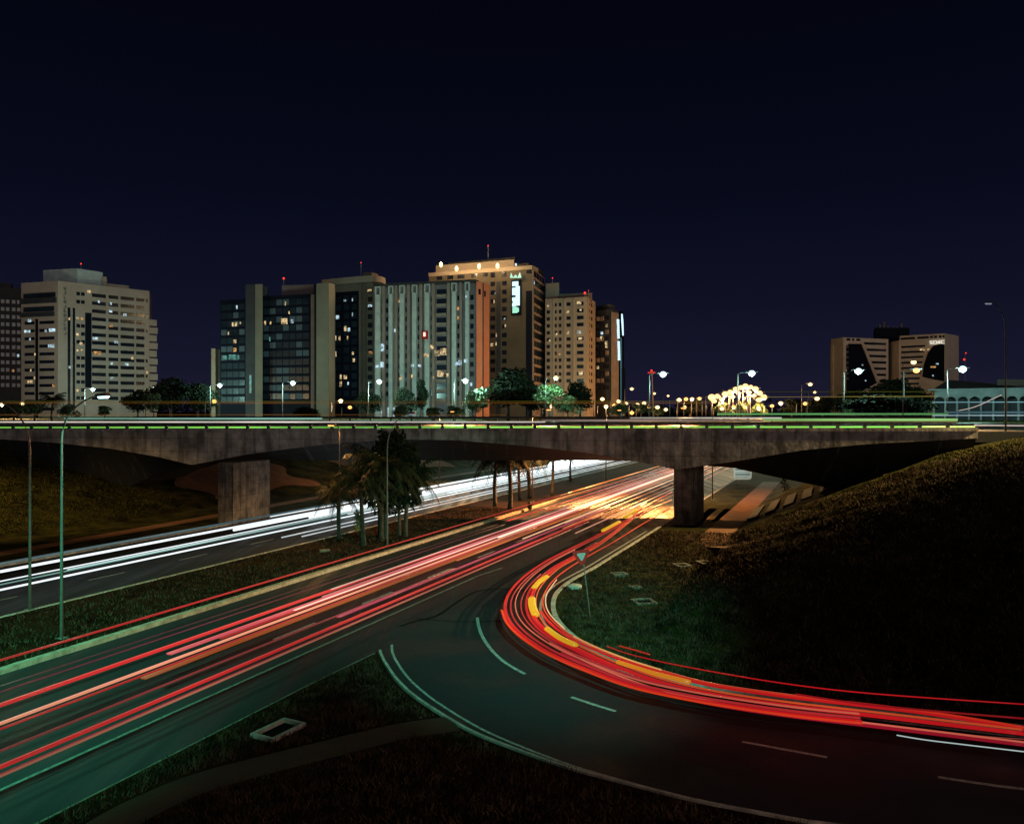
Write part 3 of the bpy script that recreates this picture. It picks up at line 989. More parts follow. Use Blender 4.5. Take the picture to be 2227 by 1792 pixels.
for pp, rr, cc, lab in [
    ([(1189, 1254), (1174, 1264), (1162, 1277)], .16, YEL, 'squat yellow flash at the top of the bend'),
    ([(1157, 1302), (1158, 1318), (1165, 1336)], .19, YEL, 'squarish yellow flash at the leftmost point of the bend'),
    ([(1190, 1367), (1218, 1387), (1252, 1403)], .14, YEL, 'long yellow flash at the lower side of the bend'),
    ([(1343, 1439), (1420, 1463), (1500, 1483)], .10, (1.0, .34, .02), 'longest orange-yellow flash right of the bend'),
    ([(1311, 1154), (1330, 1144), (1347, 1135)], .16, YEL, 'yellow flash nearest the overpass shadow edge'),
    ([(1359, 1125), (1372, 1117), (1385, 1109)], .15, YEL, 'yellow flash left of the pier'),
    ([(1392, 1102), (1399, 1097), (1405, 1093)], .12, (1.0, .5, .08), 'smallest yellow flash nearest the pier')]:
    trail(gpath(crom(pp, 4), .86), rr, cc, 1.0, lab, GT, .7)

# streaks of the traffic crossing on the overpass, all level and parallel to it
GB = 'level light trails of traffic on the upper roads'
def level(px0, px1, n, py, r, col, st, label, flat=1.0, py1=None):
    s0, s1 = bs(px0, n), bs(px1, n)
    k = max(int(abs(s1 - s0) / 8), 2)
    pts = []
    for i in range(k + 1):
        s = s0 + (s1 - s0) * i / k
        x, y = BP(s, n)
        yy = py + ((py1 if py1 is not None else py) - py) * i / k
        pts.append((x, y, Z(yy, y)))
    trail(pts, r, col, st, label, GB, flat)
level(-20, 2120, 1.0, 929.8, .085, (0.34, 1.0, 0.14), .85, 'long yellow-green light line behind the posts of the near guard rail', py1=928.5)
level(-20, 1185, 6.0, 917.8, .075, (1.0, .88, .80), .95, 'long cream-white light line above the near guard rail')
level(1180, 1660, 6.0, 914.5, .095, (.62, .46, .44), .40, 'dull pinkish light line above the near guard rail at centre')
level(140, 700, 26, 910.5, .12, (.45, .95, .75), .50, 'pale mint light line at the left behind the overpass')
level(1370, 1700, 26, 909, .09, (.9, .9, .8), .65, 'cream light line behind the overpass at centre right')
level(1660, 2082, 6.0, 913.0, .140, (.48, .92, .28), .62, 'broad yellow-green light band above the near guard rail at right', .9)
level(1560, 2062, 30.0, 900.5, .130, (.22, .70, .22), .45, 'broad green light band beyond the upper road at right')
level(-20, 1660, 4.0, 873.5, .022, (.55, .42, .04), .30, 'hair-thin olive line high above the overpass at left', py1=873)
level(-20, 1660, 4.0, 877.0, .016, (.9, .30, .05), .40, 'hair-thin orange line high above the overpass at left')
level(-20, 1100, 6.0, 902.0, .022, (.75, .28, .04), .35, 'thin orange line just above the cream-white line')
level(1560, 2040, 4.0, 864.0, .022, (.75, .55, .10), .45, 'hair-thin amber line high above the overpass at right', py1=862)
level(1660, 2040, 4.0, 852.0, .030, (.20, .22, .02), .25, 'dim olive line highest above the overpass at right')
level(2028, 2400, 30, 875, .055, (.40, .80, .90), .6, 'upper teal light line crossing the arcade', py1=874)
level(2028, 2400, 30, 903.5, .055, (.65, .90, 1.0), .8, 'lower pale blue light line crossing in front of the arcade')
level(2060, 2400, 30, 897, .14, (.20, .42, .50), .35, 'wide dim teal light band below the arcade arches')
level(2120, 2400, 8, 925, .060, (1.0, .85, .75), .9, 'cream light line on the upper road at the right edge', py1=927)
level(2125, 2400, 5, 938, .040, (1.0, .35, .12), .5, 'orange light line on the upper road at the right edge')
pp = [(2085, 893), (2110, 888), (2135, 879), (2160, 867), (2178, 859)]
trail([(*W(px, 86), Z(py, 86)) for px, py in crom(pp, 3)], .045, (1.0, .80, .72), .7, 'slanting cream light streak climbing in front of the arcade', GB)

# ---------------------------------------------------------------- street lamps
def lamp_or_fill_light(name, col, power, parent, loc, spot=158, soft=0.25):
    d = bpy.data.lights.new(name, 'SPOT')
    d.color = col
    d.energy = power
    d.spot_size = R(spot)
    d.spot_blend = 0.5
    d.shadow_soft_size = soft
    o = bpy.data.objects.new(name, d)
    C.objects.link(o)
    o.location = loc
    o.parent = parent
    return o

def make_lamp(label, h, reach, lens, light=None, arc=1.6, curve=True):
    root = thing('street_lamp', label, 'street lamp')
    pole = [(0, 0, 0), (0, 0, h * 0.45), (0, 0, h - arc)]
    rr = [0.08, 0.06, 0.048]
    for k in range(1, 9):
        a = k / 8 * R(78 if curve else 88)
        pole.append((reach * (1 - math.cos(a)) / (1 - math.cos(R(78))) if curve else reach * (k / 8) ** 1.6, 0, h - arc + arc * math.sin(a) / math.sin(R(78))))
        rr.append(0.05 - 0.003 * k)
    o = MB().tube(pole, rr, 8).build('pole', M['galvanised'], root, smooth=True)
    bp = MB().box(-.17, .17, -.17, .17, 0, .04).build('base_plate', M['steel'], root)
    hx, hz = pole[-1][0], pole[-1][2]
    hd = MB()
    hd.hexa([(hx - .1, -.10, hz - .05), (hx + .62, -.15, hz - .02), (hx + .62, .15, hz - .02), (hx - .1, .10, hz - .05)],
            [(hx - .1, -.06, hz + .07), (hx + .55, -.09, hz + .12), (hx + .55, .09, hz + .12), (hx - .1, .06, hz + .07)])
    head = hd.build('lamp_head', M['galvanised'], root)
    ln = MB()
    ln.hexa([(hx + .12, -.08, hz - .13), (hx + .5, -.09, hz - .12), (hx + .5, .09, hz - .12), (hx + .12, .08, hz - .13)],
            [(hx + .08, -.11, hz - .045), (hx + .56, -.13, hz - .03), (hx + .56, .13, hz - .03), (hx + .08, .11, hz - .045)])
    ln.build('lens', lens, root)
    if light:
        lamp_or_fill_light('lamp_or_fill_light', light[0], light[1], root, (hx + .33, 0, hz - .18))
    return root

COOL = (0.16, 1.0, 0.64)
SOD = (1.0, 0.50, 0.16)
GREENISH = (0.08, 1.0, 0.50)
def put_lamp(proto_args, xy, z, rot, label, lean=0.0):
    l = make_lamp(label, *proto_args)
    l.location = (xy[0], xy[1], z)
    l.rotation_euler = (0, lean, rot)
    return l
RD = -R(TH)
put_lamp((10.6, 2.2, M['lamp_cool'], (COOL, 1500), 1.9), G(134, 1393), 0.1, RD, 'tall grey street lamp at the left whose arm arches right over the red-streaked road')
put_lamp((10.5, 2.6, M['lamp_warm'], (SOD, 900), 2.4), G(65, 1330), 0.1, math.pi + RD, 'leftmost tall street lamp, its arm arching out of the picture to the left')
put_lamp((9.8, 1.8, M['lamp_off'], None, 2.6), G(842, 1191), 0.1, RD, 'grey lamp post between the palms with arm arching to the right')
put_lamp((8.9, .5, M['lamp_orange'], (SOD, 2600), .6), G(739, 1173), 0.1, math.pi + RD, 'slim lamp post left of the palms with a short arm to the left')
put_lamp((10.2, 1.6, M['lamp_orange'], (SOD, 22000), 1.2), UT(-31.7, 82), 0.1, RD, 'slim lamp post standing in the median behind the overpass')
put_lamp((10.2, 1.6, M['lamp_orange'], (SOD, 16000), 1.2), G(1318, 1052), 0.1, RD, 'pale thin post far along the median near the headlamp glare')
put_lamp((10.4, 3.0, M['lamp_orange'], (SOD, 13000), 1.2), UT(-13.7, 92), 0.1, math.pi + RD, 'dark lamp post right of the pier at the road edge')
put_lamp((10.0, 1.6, M['lamp_orange'], (SOD, 14000), 1.2), UT(-48.2 - 2.4, 96), 0.1, RD, 'pale post at the left edge of the oncoming road beyond the overpass')
LB = bpy.data.lights.new('lamp_or_fill_light', 'SPOT')
LB.color, LB.energy, LB.spot_size, LB.spot_blend, LB.shadow_soft_size = (1.0, .36, .09), 270000, R(84), 1.0, 0.15
LO = bpy.data.objects.new('lamp_or_fill_light', LB)
C.objects.link(LO)
_x, _y = UT(-16.9, 92)
LO.location = (_x, _y, 10.25)
LO.rotation_euler = Vector((-18, -20, -9.5)).to_track_quat('-Z', 'Y').to_euler()
def aimed(xyz, target, col, power, cone, blend=1.0):  # spot turned on a target; some calls are added fill lights
    d = bpy.data.lights.new('lamp_or_fill_light', 'SPOT')
    d.color, d.energy, d.spot_size, d.spot_blend, d.shadow_soft_size = col, power, R(cone), blend, 0.2
    o = bpy.data.objects.new('lamp_or_fill_light', d)
    C.objects.link(o)
    o.location = xyz
    o.rotation_euler = (Vector(target) - Vector(xyz)).to_track_quat('-Z', 'Y').to_euler()
    return o
for (sx_, lab_, tgt, pw_) in ((-36, 'added unseen orange street lamp on the upper road beyond the left edge of the picture', (-46, 70, 3), 0), (SR + 24, 'added unseen orange street lamp on the upper road beyond the right edge of the picture', (34, 57, 6), 380000)):  # posts added out of view; only the right one gets a spot
    bx, by = BP(sx_, -1.0)
    put_lamp((13.5, 1.6, M['lamp_orange'], None, 1.2), (bx, by), PLAT, R(0 if sx_ < 0 else 180), lab_)
    if pw_:
      aimed((bx + (1.8 if sx_ < 0 else -1.8), by, PLAT + 13.2), tgt, (1.0, .74, .30), pw_ * .9, 50)  # added spot that brightens the right bank
put_lamp((10, 1.6, M['lamp_orange'], None, 1.2), (-62, 52), height(-62, 52), R(30), 'added orange street lamp on the left embankment, outside the picture')
aimed((-60.5, 53, height(-62, 52) + 9.7), (-46, 66, 2), (1.0, .66, .22), 60000, 46)  # added spot out of view, brightens the left bank
lp = put_lamp((11.3, 1.1, M['lamp_off'], None, 2.2), W(2187, 65.8), height(*W(2187, 65.8)), math.pi, 'tall dark street lamp alone on the grass bank at the far right')
for c_ in lp.children:
    if c_.name.startswith(('pole', 'base_plate', 'lamp_head')):
        c_.data.materials[0] = M['iron']

_x, _y = W(1987, 82)
aimed((_x, _y, 14.6), (41, 67, 8), SOD, 60000, 34)
# lit lamps, the warm third one added, on this side's bridge road, beside and above the photographer
for k, (x, y, p, col) in enumerate(((-17, 1.5, 120000, GREENISH), (7, 1.5, 115000, COOL), (26, 1.5, 9500, (1.0, .66, .46)))):  # third spot has no known source, it brightens the near grass
    l = make_lamp(['cool street lamp beside the photographer, left of the camera', 'cool street lamp beside the photographer, just right of the camera', 'added orange street lamp beside the photographer, far right of the camera'][k], 17.5, 2.4, M['lamp_cool'] if k < 2 else M['lamp_orange'], None, 2.0)
    l.location = (x, y - 4, 0)
    l.rotation_euler = (0, 0, R(90))
    aimed((x, y - 1.5, 17.3), ((-18, 27, 0), (-1, 43, 0), (1, 18, 0))[k], col, p, (42, 32, 66)[k])

# distant lamps: one prototype per colour, copied
def far_lamp(lens_m, name_label):
    root = thing('street_lamp', name_label, 'street lamp')
    MB().tube([(0, 0, 0), (0, 0, 5), (0, 0, 9.6), (0.25, 0, 9.9), (0.9, 0, 10.0)], [.06, .05, .035, .03, .03], 6).build('pole', M['galvanised'], root, smooth=True)
    MB().box(.7, 1.5, -.18, .18, 9.96, 10.12).build('lamp_head', M['steel'], root)
    g = MB()
    ring = [(0, 0, .22 * math.cos(math.pi * j_ / 6), max(.27 * math.sin(math.pi * j_ / 6), .02)) for j_ in range(7)]
    g.tube([r_[:3] for r_ in ring], [r_[3] for r_ in ring], 10)
    ln_ = g.build('lens', lens_m, root, smooth=True)
    ln_.location = (1.1, 0, 9.78)
    return root
pc = far_lamp(M['lamp_cool'], 'x')
pw = far_lamp(M['lamp_warm'], 'x')
po = far_lamp(M['lamp_orange'], 'x')
pb = far_lamp(emit('lamp_blaze', (1.0, 0.58, 0.22), 2.3), 'x')
used = {}
def place_far(px, py, kind, label, Y=None, light=0.0, group=None, big=1.0):
    dy = 896 - py
    if Y is None:
        Y = 7.9 * F / max(dy, 20)
    x, y = W(px, Y)
    z = Z(py, Y)
    sc = (z - PLAT) / 9.78
    proto = {'c': pc, 'w': pw, 'o': po, 'b': pb}[kind]
    s3 = (big, big, sc)
    if kind not in used:
        used[kind] = proto
        proto.location, proto.scale = (x - 1.1 * big, y, PLAT), s3
        proto['label'] = label
        if group: proto['group'] = group
        l = proto
    else:
        l = copy_tree(proto, (x - 1.1 * big, y, PLAT), 0, s3, label, group)
    for c_ in l.children:
        if c_.name.startswith('lens'):
            c_.scale = (1, 1, big / sc)
    if light:
        col = {'c': (.5, 1, .85), 'w': (1, .62, .28), 'o': (1, .45, .12), 'b': (1, .55, .2)}[kind]
        d = bpy.data.lights.new('lamp_or_fill_light', 'POINT')
        d.color, d.energy, d.shadow_soft_size = col, light * (3.6 if kind == 'c' else 2.6), 0.5
        o = bpy.data.objects.new('lamp_or_fill_light', d)
        C.objects.link(o)
        o.location = (x, y, z - 0.9)
        if px == 1209:
            d.color = (.45, 1, .75)
            d.energy = 9000
    return l
GF = 'street lamps of the upper roads behind the overpass'
far = [
    (88, 853, 'c', 'bluish-white street lamp before the left edge of the pale left building', 4000),
    (202, 847, 'c', 'bluish-white street lamp before the middle of the pale left building', 4000),
    (335, 845, 'c', 'bluish-white street lamp over the green-lit tree right of the pale left building', 6000),
    (478, 838, 'c', 'bluish-white street lamp at the left end of the dark glass building', 3000),
    (637, 833, 'c', 'bluish-white street lamp before the dark glass building', 3000),
    (825, 830, 'c', 'bluish-white street lamp before the left end of the white-striped building', 7000),
    (1012, 828, 'c', 'bluish-white street lamp before the white-striped building, right part', 8000),
    (1209, 822, 'w', 'warm white street lamp over the green-lit tree before the towers', 9000),
    (1442, 814, 'c', 'tall bluish-white street lamp in the open gap right of the towers', 3000),
    (1635, 812, 'c', 'tall bluish-white street lamp above the blazing orange cluster', 3000),
    (1867, 807.5, 'c', 'bluish-white street lamp before the left wing of the twin building', 3000),
    (1987, 788, 'w', 'tall amber street lamp before the gap of the twin building', 0),
    (2093.5, 803, 'c', 'bluish-white street lamp before the arcade', 5000),
    (2200, 832, 'w', 'amber street lamp at the right edge beside the lone dark lamp post', 1500),
    (1762, 836, 'w', 'upper amber lamp left of the twin building', 0),
    (1772, 853, 'w', 'middle amber lamp left of the twin building', 0),
    (1777, 867, 'w', 'lower amber lamp left of the twin building', 0),
    (1751, 878, 'o', 'small orange lamp low among the dark trees left of the twin building', 0),
    (1698, 877, 'w', 'amber lamp just right of the blazing cluster', 1500),
    (1374, 846, 'w', 'amber lamp just right of the blue-edged tower', 0),
    (1423, 856, 'w', 'amber lamp beside the foot of the tall bluish lamp', 0),
    (1453, 861, 'w', 'amber lamp right of the tall bluish lamp', 0),
    (1477, 870, 'w', 'amber lamp at the left end of the row of small lights', 0),
    (48, 879, 'w', 'amber lamp among the bushes at the far left', 9000),
    (4, 880, 'w', 'amber lamp at the very left edge', 6000),
    (466, 873, 'o', 'small orange lamp at the foot of the pink slab', 0),
    (741, 872, 'w', 'amber lamp at the foot of the tall blank slab', 1800),
    (761, 886, 'o', 'lower orange lamp right of the blank slab foot', 0),
    (1198, 883, 'w', 'amber lamp low under the green-lit tree', 1200),
    (1448, 891, 'w', 'bright low light at the foot of the tall bluish lamp', 0),
    (1993, 806, 'o', 'orange lamp just under the tall amber one', 0),
]
for px, py, k, lab, li in far:
    dy = 896 - py
    Y = None if dy > 34 else 190 + (34 - dy) * 2.0
    if px == 1987:
        Y = 82
    place_far(px, py, k, lab, Y, li, GF, (2.6 if k == 'c' else 2.2) if (Y or 200) > 90 else 1.0)
# the blazing cluster of orange floodlights and the smaller orange lights left of it
GO = 'blazing orange floodlights in an arc'
arc = [(1548, 864, 2.9), (1560, 862, 2.2), (1577, 857, 2.5), (1588, 853, 2.2), (1600, 847, 2.4), (1611, 843, 2.1), (1621, 840, 2.4), (1632, 842, 2.1), (1643, 846, 2.4), (1652, 855, 2.3), (1661, 864, 2.6), (1552, 872, 2.2), (1570, 868, 2.0), (1592, 863, 2.0), (1628, 853, 2.0), (1650, 870, 2.2), (1606, 856, 1.8), (1640, 861, 1.8)]
for i, (px, py, sc_) in enumerate(arc):
    place_far(px, py, 'b', 'one of the blazing orange-white floodlights in the arc right of the towers', 260, 9000 if i % 2 == 0 else 0, GO, sc_ * 1.55)
GL = 'small orange lights on the skyline right of the towers'
for i, (px, py) in enumerate([(1318, 884), (1336, 882), (1345, 873), (1352, 890), (1362, 878), (1374, 898), (1386, 880), (1392, 890), (1401, 877), (1411, 884), (1430, 886), (1492, 868), (1505, 868), (1521, 867), (1489, 886), (1596, 885), (1570, 889), (1620, 886), (1650, 888), (1679, 883), (1310, 868)]):
    place_far(px, py, 'o' if i % 2 else 'w', 'one of the small orange lights strung low between the towers and the blazing cluster', 235 + 6 * (i % 5), 4000 if i % 3 == 0 else 0, GL, 2.3)

# ---------------------------------------------------------------- buildings
WM = {}
def tpx(A, B, px):                  # metres along wall A->B at photo column px
    k = (px - 1113.5) / F
    dx, dy = B[0] - A[0], B[1] - A[1]
    l = math.hypot(dx, dy)
    return (k * A[1] - A[0]) / (dx / l - k * dy / l)

def window(parent, A, B, t, z, wd, h, m, name='window', out=0.07):
    if name == 'lit_window' and wd < 2.5 and h < 4:
        wd, h = max(wd * 0.74, 0.4), h * 0.8
    if name == 'window' and wd < 3.3 and h < 2.5 and m in (M['glass'], M['glass_blue']) and rnd.random() < 0.065:
        m = rnd.choice([M['win_warm'], M['win_warm'], M['win_cool'], M['win_amber']])
        wd, h = wd * 0.6, h * 0.7
    key = (round(wd, 1), round(h, 1), m.name, name, out)
    if key not in WM:
        mbw = MB().box(0, key[0], -out, 0.05, 0, key[1])
        WM[key] = mbw.mesh(name, m)
    o = bpy.data.objects.new(name, WM[key])
    C.objects.link(o)
    dx, dy = B[0] - A[0], B[1] - A[1]
    l = math.hypot(dx, dy)
    o.location = (A[0] + dx / l * t, A[1] + dy / l * t, z)
    o.rotation_euler = (0, 0, math.atan2(dy, dx))
    hang(o, parent)
    return o

def body(parent, front, depth, z0, z1, m, name='wall', recess=0.0):
    # closed prism: front polyline left to right, pushed back away from the camera
    back = [(x + x / y * depth * 0.9, y + depth) for x, y in reversed(front)]
    return MB().prism(list(front) + back, z0, z1).build(name, m, parent)

def pickm(r, dens=0.08, cool=0.4):
    v = r.random()
    if v < dens:
        return r.choice([M['win_cool']] if r.random() < cool else [M['win_warm'], M['win_warm'], M['win_amber']])
    return M['glass']

BASE = PLAT - 0.4
# --- left building
A0, A1, A2 = W(46, 315.5), W(126, 310), W(325, 336)
lb = thing('office_building', 'pale wide office building at the left with ribbon windows on two faces', 'building', (*A1, PLAT))
ZT = Z(611, 310)
body(lb, [A0, A1, A2], 22, BASE, ZT, M['wall_warm'])
pf = [W(94, 322), W(168, 318), W(223, 327)]
body(lb, pf, 14, ZT - 1, Z(584, 318), M['wall_teal'], 'rooftop_storey')
body(lb, [W(223, 326), W(232, 327)], 8, ZT - 3, Z(602, 326), M['wall_warm'], 'rooftop_storey')
body(lb, [W(232, 328), W(280, 334)], 8, ZT - 3, Z(620, 332), M['wall_warm'], 'rooftop_storey')
fb = MB()
for z_ in range(13):
    zz = Z(660 + z_ * 17.0, 333)
    fb.face(A1, A2, tpx(A1, A2, 325) - 0.2, tpx(A1, A2, 325) + 3.0 + (0.4 if z_ % 2 else 0), zz - 9.0, zz - 6.4, 0.2, 6)
fb.build('balcony_stack', M['wall_warm'], lb)
r = random.Random(5)
fl = 3.08
# left face
tl = lambda px: tpx(A0, A1, px)
tr = lambda px: tpx(A1, A2, px)
window(lb, A0, A1, tl(52), ZT - 6.2, tl(121) - tl(52), 1.8, M['glass_blue'], 'balcony_glazing', 0.3)
window(lb, A0, A1, tl(46), ZT - 8.4, tl(123) - tl(46), 2.0, M['wall_dark'], 'balcony', 0.8)
window(lb, A0, A1, tl(52), ZT - 11.6, tl(118) - tl(52), 1.8, M['glass_blue'], 'balcony_glazing', 0.3)
window(lb, A0, A1, tl(46), ZT - 13.6, tl(119) - tl(46), 1.6, M['wall_dark'], 'balcony', 0.8)
window(lb, A0, A1, tl(77), BASE, tl(83) - tl(77), ZT - 14.5 - BASE, M['wall_navy'], 'recessed_strip', 0.04)
window(lb, A0, A1, tl(61), ZT - 15.6, 2.2, 1.4, M['win_cool'], 'lit_window', 0.12)
for i in range(12):
    z = ZT - 16.6 - i * fl * 1.0
    for (a, b) in ((54, 75.5), (86, 118)):
        window(lb, A0, A1, tl(a), z, tl(b) - tl(a), 1.2, M['glass'])
for (px, i, wd, mm) in ((53, 1, 2.4, 'win_cool'), (61, 1, 1.6, 'win_cool'), (98, 1, 1.4, 'win_cool'), (107, 1, 3.0, 'win_cool'), (64, 2, 1.0, 'win_cool'), (105, 3, 3.3, 'win_cool'), (75, 4, .8, 'win_warm'), (66, 6, .8, 'win_warm'), (74, 7, .8, 'win_warm'), (60, 7.5, 2.6, 'win_warm'), (114, 8, 1.8, 'win_amber'), (113, 10, 1.4, 'win_amber')):
    window(lb, A0, A1, tl(px), ZT - 16.6 - i * fl, wd, 1.2, M[mm], 'lit_window', 0.13)
# right face: two thin dark strips, the deep recess and the window groups
for a, b in ((147, 153), (158, 163.5)):
    window(lb, A1, A2, tr(a), BASE + 3, tr(b) - tr(a), ZT - 10 - BASE - 3, M['glass'], 'recessed_strip', 0.05)
window(lb, A1, A2, tr(185), BASE + 12, tr(199) - tr(185), ZT - 11.5 - BASE - 12, M['wall_navy'], 'recessed_strip', 0.12)
for i in range(11):                 # upright lettering read as dark dashes
    zl = ZT - 2.0 - i * 1.75
    mm_ = MB()
    t0 = tr(138.5)
    mm_.face(A1, A2, t0, t0 + 0.9, zl - 1.25, zl - 1.0, 0.12)
    if i % 3 != 1: mm_.face(A1, A2, t0, t0 + 0.25, zl - 1.0, zl - 0.05, 0.12)
    if i % 3 != 2: mm_.face(A1, A2, t0 + 0.65, t0 + 0.9, zl - 1.0, zl - 0.05, 0.12)
    if i % 2: mm_.face(A1, A2, t0 + 0.25, t0 + 0.65, zl - 0.3, zl - 0.05, 0.12)
    mm_.build('sign_letter', M['wall_dark'], lb)
grp = [(166, 174), (176, 184), (200, 230), (236, 257), (262, 292), (296, 314), (317, 321)]
for i in range(14):
    z = ZT - 4.9 - i * fl * (1.03)
    for gi, (a, b) in enumerate(grp):
        if len([1 for c_ in lb.children]) > 118:
            pass
        if i == 2 and gi < 2:
            continue
        if gi == 6 and i % 2:
            continue
        window(lb, A1, A2, tr(a), z, tr(b) - tr(a), 1.35, M['glass'])
for (px, py, wd, mm) in ((190, 637, 1.6, 'win_warm'), (213, 657, 1.0, 'win_cool'), (239, 659, 1.0, 'win_cool'), (237, 675, 1.6, 'win_cool'), (268, 680, 1.8, 'win_cool'), (238, 707, 1.8, 'win_amber'), (148, 699, .9, 'win_warm'), (173, 750, 1.6, 'win_warm'), (202, 737, 2.4, 'win_cool'), (249, 742, 1.8, 'win_cool'), (285, 776, 1.4, 'win_warm'), (241, 789, 1.0, 'win_cool'), (272, 790, 1.8, 'win_cool'), (149, 801, 1.0, 'win_cool'), (241, 822, 1.2, 'win_cool'), (318, 806, 1.0, 'win_warm'), (203, 769, 3.0, 'win_amber')):
    window(lb, A1, A2, tr(px), Z(py + 3, 322), wd, 1.3, M[mm], 'lit_window', 0.13)
MB().tube([(*W(176, 322), Z(584, 322)), (*W(176, 322), Z(574, 322))], .12, 5).build('mast', M['steel'], lb)

def beacon(parent, px, py, Y, zfoot=None, r_=0.45, name='beacon'):
    r_ *= 0.62
    x, y = W(px, Y)
    z = Z(py, Y)
    pts = [(x, y, z - r_), (x, y, z - r_ * .5), (x, y, z + r_ * .5), (x, y, z + r_)]
    MB().tube(pts, [.05, r_ * .9, r_ * .9, .05], 8).build(name, M['beacon'], parent, smooth=True)
    if zfoot is not None:
        MB().tube([(x, y, zfoot), (x, y, z - r_)], .10, 5).build('mast', M['steel'], parent)
beacon(lb, 176, 574, 322)

# --- far left dark building
db = thing('office_building', 'almost black building cut by the left edge of the picture', 'building', (*W(20, 350), PLAT))
D0, D1 = W(-60, 345), W(45, 352)
body(db, [D0, D1], 20, BASE, Z(626, 350), M['wall_dark'])
body(db, [W(-40, 350), W(25, 351)], 10, Z(626, 350) - 1, Z(615, 350), M['wall_dark'], 'rooftop_storey')
for i in range(12):
    for px in (4, 15, 28, 39):
        window(db, D0, D1, tpx(D0, D1, px - 2), Z(660 + i * 16.5, 350), 1.3, 1.6, M['glass'])

# --- pink-edged low slab and the dark glass building
sl = thing('office_building', 'narrow pinkish blank slab at the left end of the dark glass building', 'building', (*W(470, 300), PLAT))
body(sl, [W(459.5, 300), W(468.5, 299)], 12, BASE, Z(758, 300), M['wall_sand'])
body(sl, [W(468.5, 299.6), W(484, 302)], 10, BASE, Z(760, 300), M['wall_olive'], 'rear_wing')

gb = thing('office_building', 'dark blue glass office building with a pale concrete stair tower', 'building', (*W(570, 290), PLAT))
E0, E1 = W(479, 291), W(534, 287)
body(gb, [E0, E1], 18, BASE, Z(651, 288), M['wall_navy'])
E2, E3 = W(571, 287), W(676, 281)
body(gb, [E2, E3], 18, BASE, Z(641, 283), M['wall_navy'])
body(gb, [W(534, 286), W(556, 285)], 18, BASE, Z(619, 286), M['wall_dark'], 'stair_tower')
body(gb, [W(555, 284.4), W(571, 284)], 10, BASE, Z(619, 285), M['wall_olive'], 'concrete_fin')
body(gb, [W(571, 287), W(582, 288)], 10, Z(650, 286), Z(622, 286), M['wall_dark'], 'stair_tower')
body(gb, [W(613, 289), W(682, 287)], 12, Z(645, 287), Z(619, 287), M['wall_mauve'], 'rooftop_storey')
body(gb, [W(676, 280), W(683.5, 280)], 10, BASE, Z(641, 280), M['wall_brown'], 'concrete_fin')
r = random.Random(11)
fh = 3.05
for (P0, P1, c0, c1, ncol, ztp) in ((E0, E1, 480.5, 533, 4, Z(660, 288)), (E2, E3, 572, 673, 7, Z(650, 284))):
    ta, tb = tpx(P0, P1, c0), tpx(P0, P1, c1)
    for i in range(12):
        for j in range(ncol):
            wd = (tb - ta) / ncol
            z = ztp - 2.2 - i * fh
            v = r.random()
            m_ = M['glass_blue']
            nm = 'window'
            if v < 0.22: m_ = M['curtain']
            window(gb, P0, P1, ta + j * wd + 0.15, z, wd - 0.3, 2.0, m_, nm)
for (px, py, wd, hh, mm) in ((514, 669, .8, 1.6, 'win_cool'), (505, 706, 1.0, 1.8, 'win_warm'), (511, 706, 1.4, 1.8, 'win_warm'), (522, 702, .8, 1.0, 'win_warm'), (496, 724, .7, 1.4, 'win_warm'), (485, 778, 2.4, 1.8, 'win_teal'), (498, 778, 3.0, 1.8, 'win_teal'), (517, 778, .9, 1.8, 'win_teal'),):
    window(gb, E0, E1, tpx(E0, E1, px), Z(py + 4, 289), wd, hh, M[mm], 'lit_window', 0.14)
for (px, py, wd, hh, mm) in ((620, 662, .6, 1.8, 'win_warm'), (628, 680, .6, 1.3, 'win_warm'), (575, 702, 1.0, 1.9, 'win_warm'), (587, 701, .8, 1.2, 'win_warm'), (612, 702, 2.5, 2.1, 'win_warm'), (633, 700, 1.4, 1.6, 'win_cool'), (586, 738, .6, 2.0, 'win_teal')):
    window(gb, E2, E3, tpx(E2, E3, px), Z(py + 4, 285), wd, hh, M[mm], 'lit_window', 0.14)
window(gb, W(534, 286), W(556, 285), 1.6, Z(855, 286), .8, 6.5, M['win_teal'], 'lit_window', 0.14)
beacon(gb, 617, 606, 288, Z(620, 288), .6)

# --- tall blank slab
ts = thing('office_building', 'tall blank concrete slab, its foot lit orange', 'building', (*W(705, 270), PLAT))
body(ts, [W(684, 272), W(688, 271)], 12, BASE, Z(617, 271), M['wall_navy'], 'dark_joint')
body(ts, [W(688, 271), W(715, 268)], 14, BASE, Z(615, 269), M['wall_olive'])
body(ts, [W(715, 267.7), W(728, 271)], 10, BASE, Z(616.5, 269), M['wall_sand'], 'side_wall')

# --- beige framed building with dark glass
bf = thing('office_building', 'beige framed building with a dark glass front and a curved cornice', 'building', (*W(770, 285), PLAT))
H0, H1 = W(727, 286), W(812, 280)
body(bf, [H0, H1], 18, BASE, Z(607, 283), M['wall_dim'])
cn = crom([W(700, 288), W(727, 285), W(800, 279), W(826, 280), W(838, 284)], 4)
body(bf, cn, 12, Z(616, 282), Z(603, 282), M['wall_beige'], 'cornice')
body(bf, [W(790, 283), W(808, 283), W(822, 286)], 8, Z(603, 283), Z(593, 283), M['wall_dim'], 'rooftop_storey')
window(bf, H0, H1, tpx(H0, H1, 729), BASE, tpx(H0, H1, 782) - tpx(H0, H1, 729), Z(634, 283) - BASE, M['wall_navy'], 'glass_front', 0.1)
for a, b in ((782, 788), (791, 797)):
    window(bf, H0, H1, tpx(H0, H1, a), BASE, tpx(H0, H1, b) - tpx(H0, H1, a), Z(618, 283) - BASE, M['wall_dim'], 'pilaster', 0.5)
r = random.Random(4)
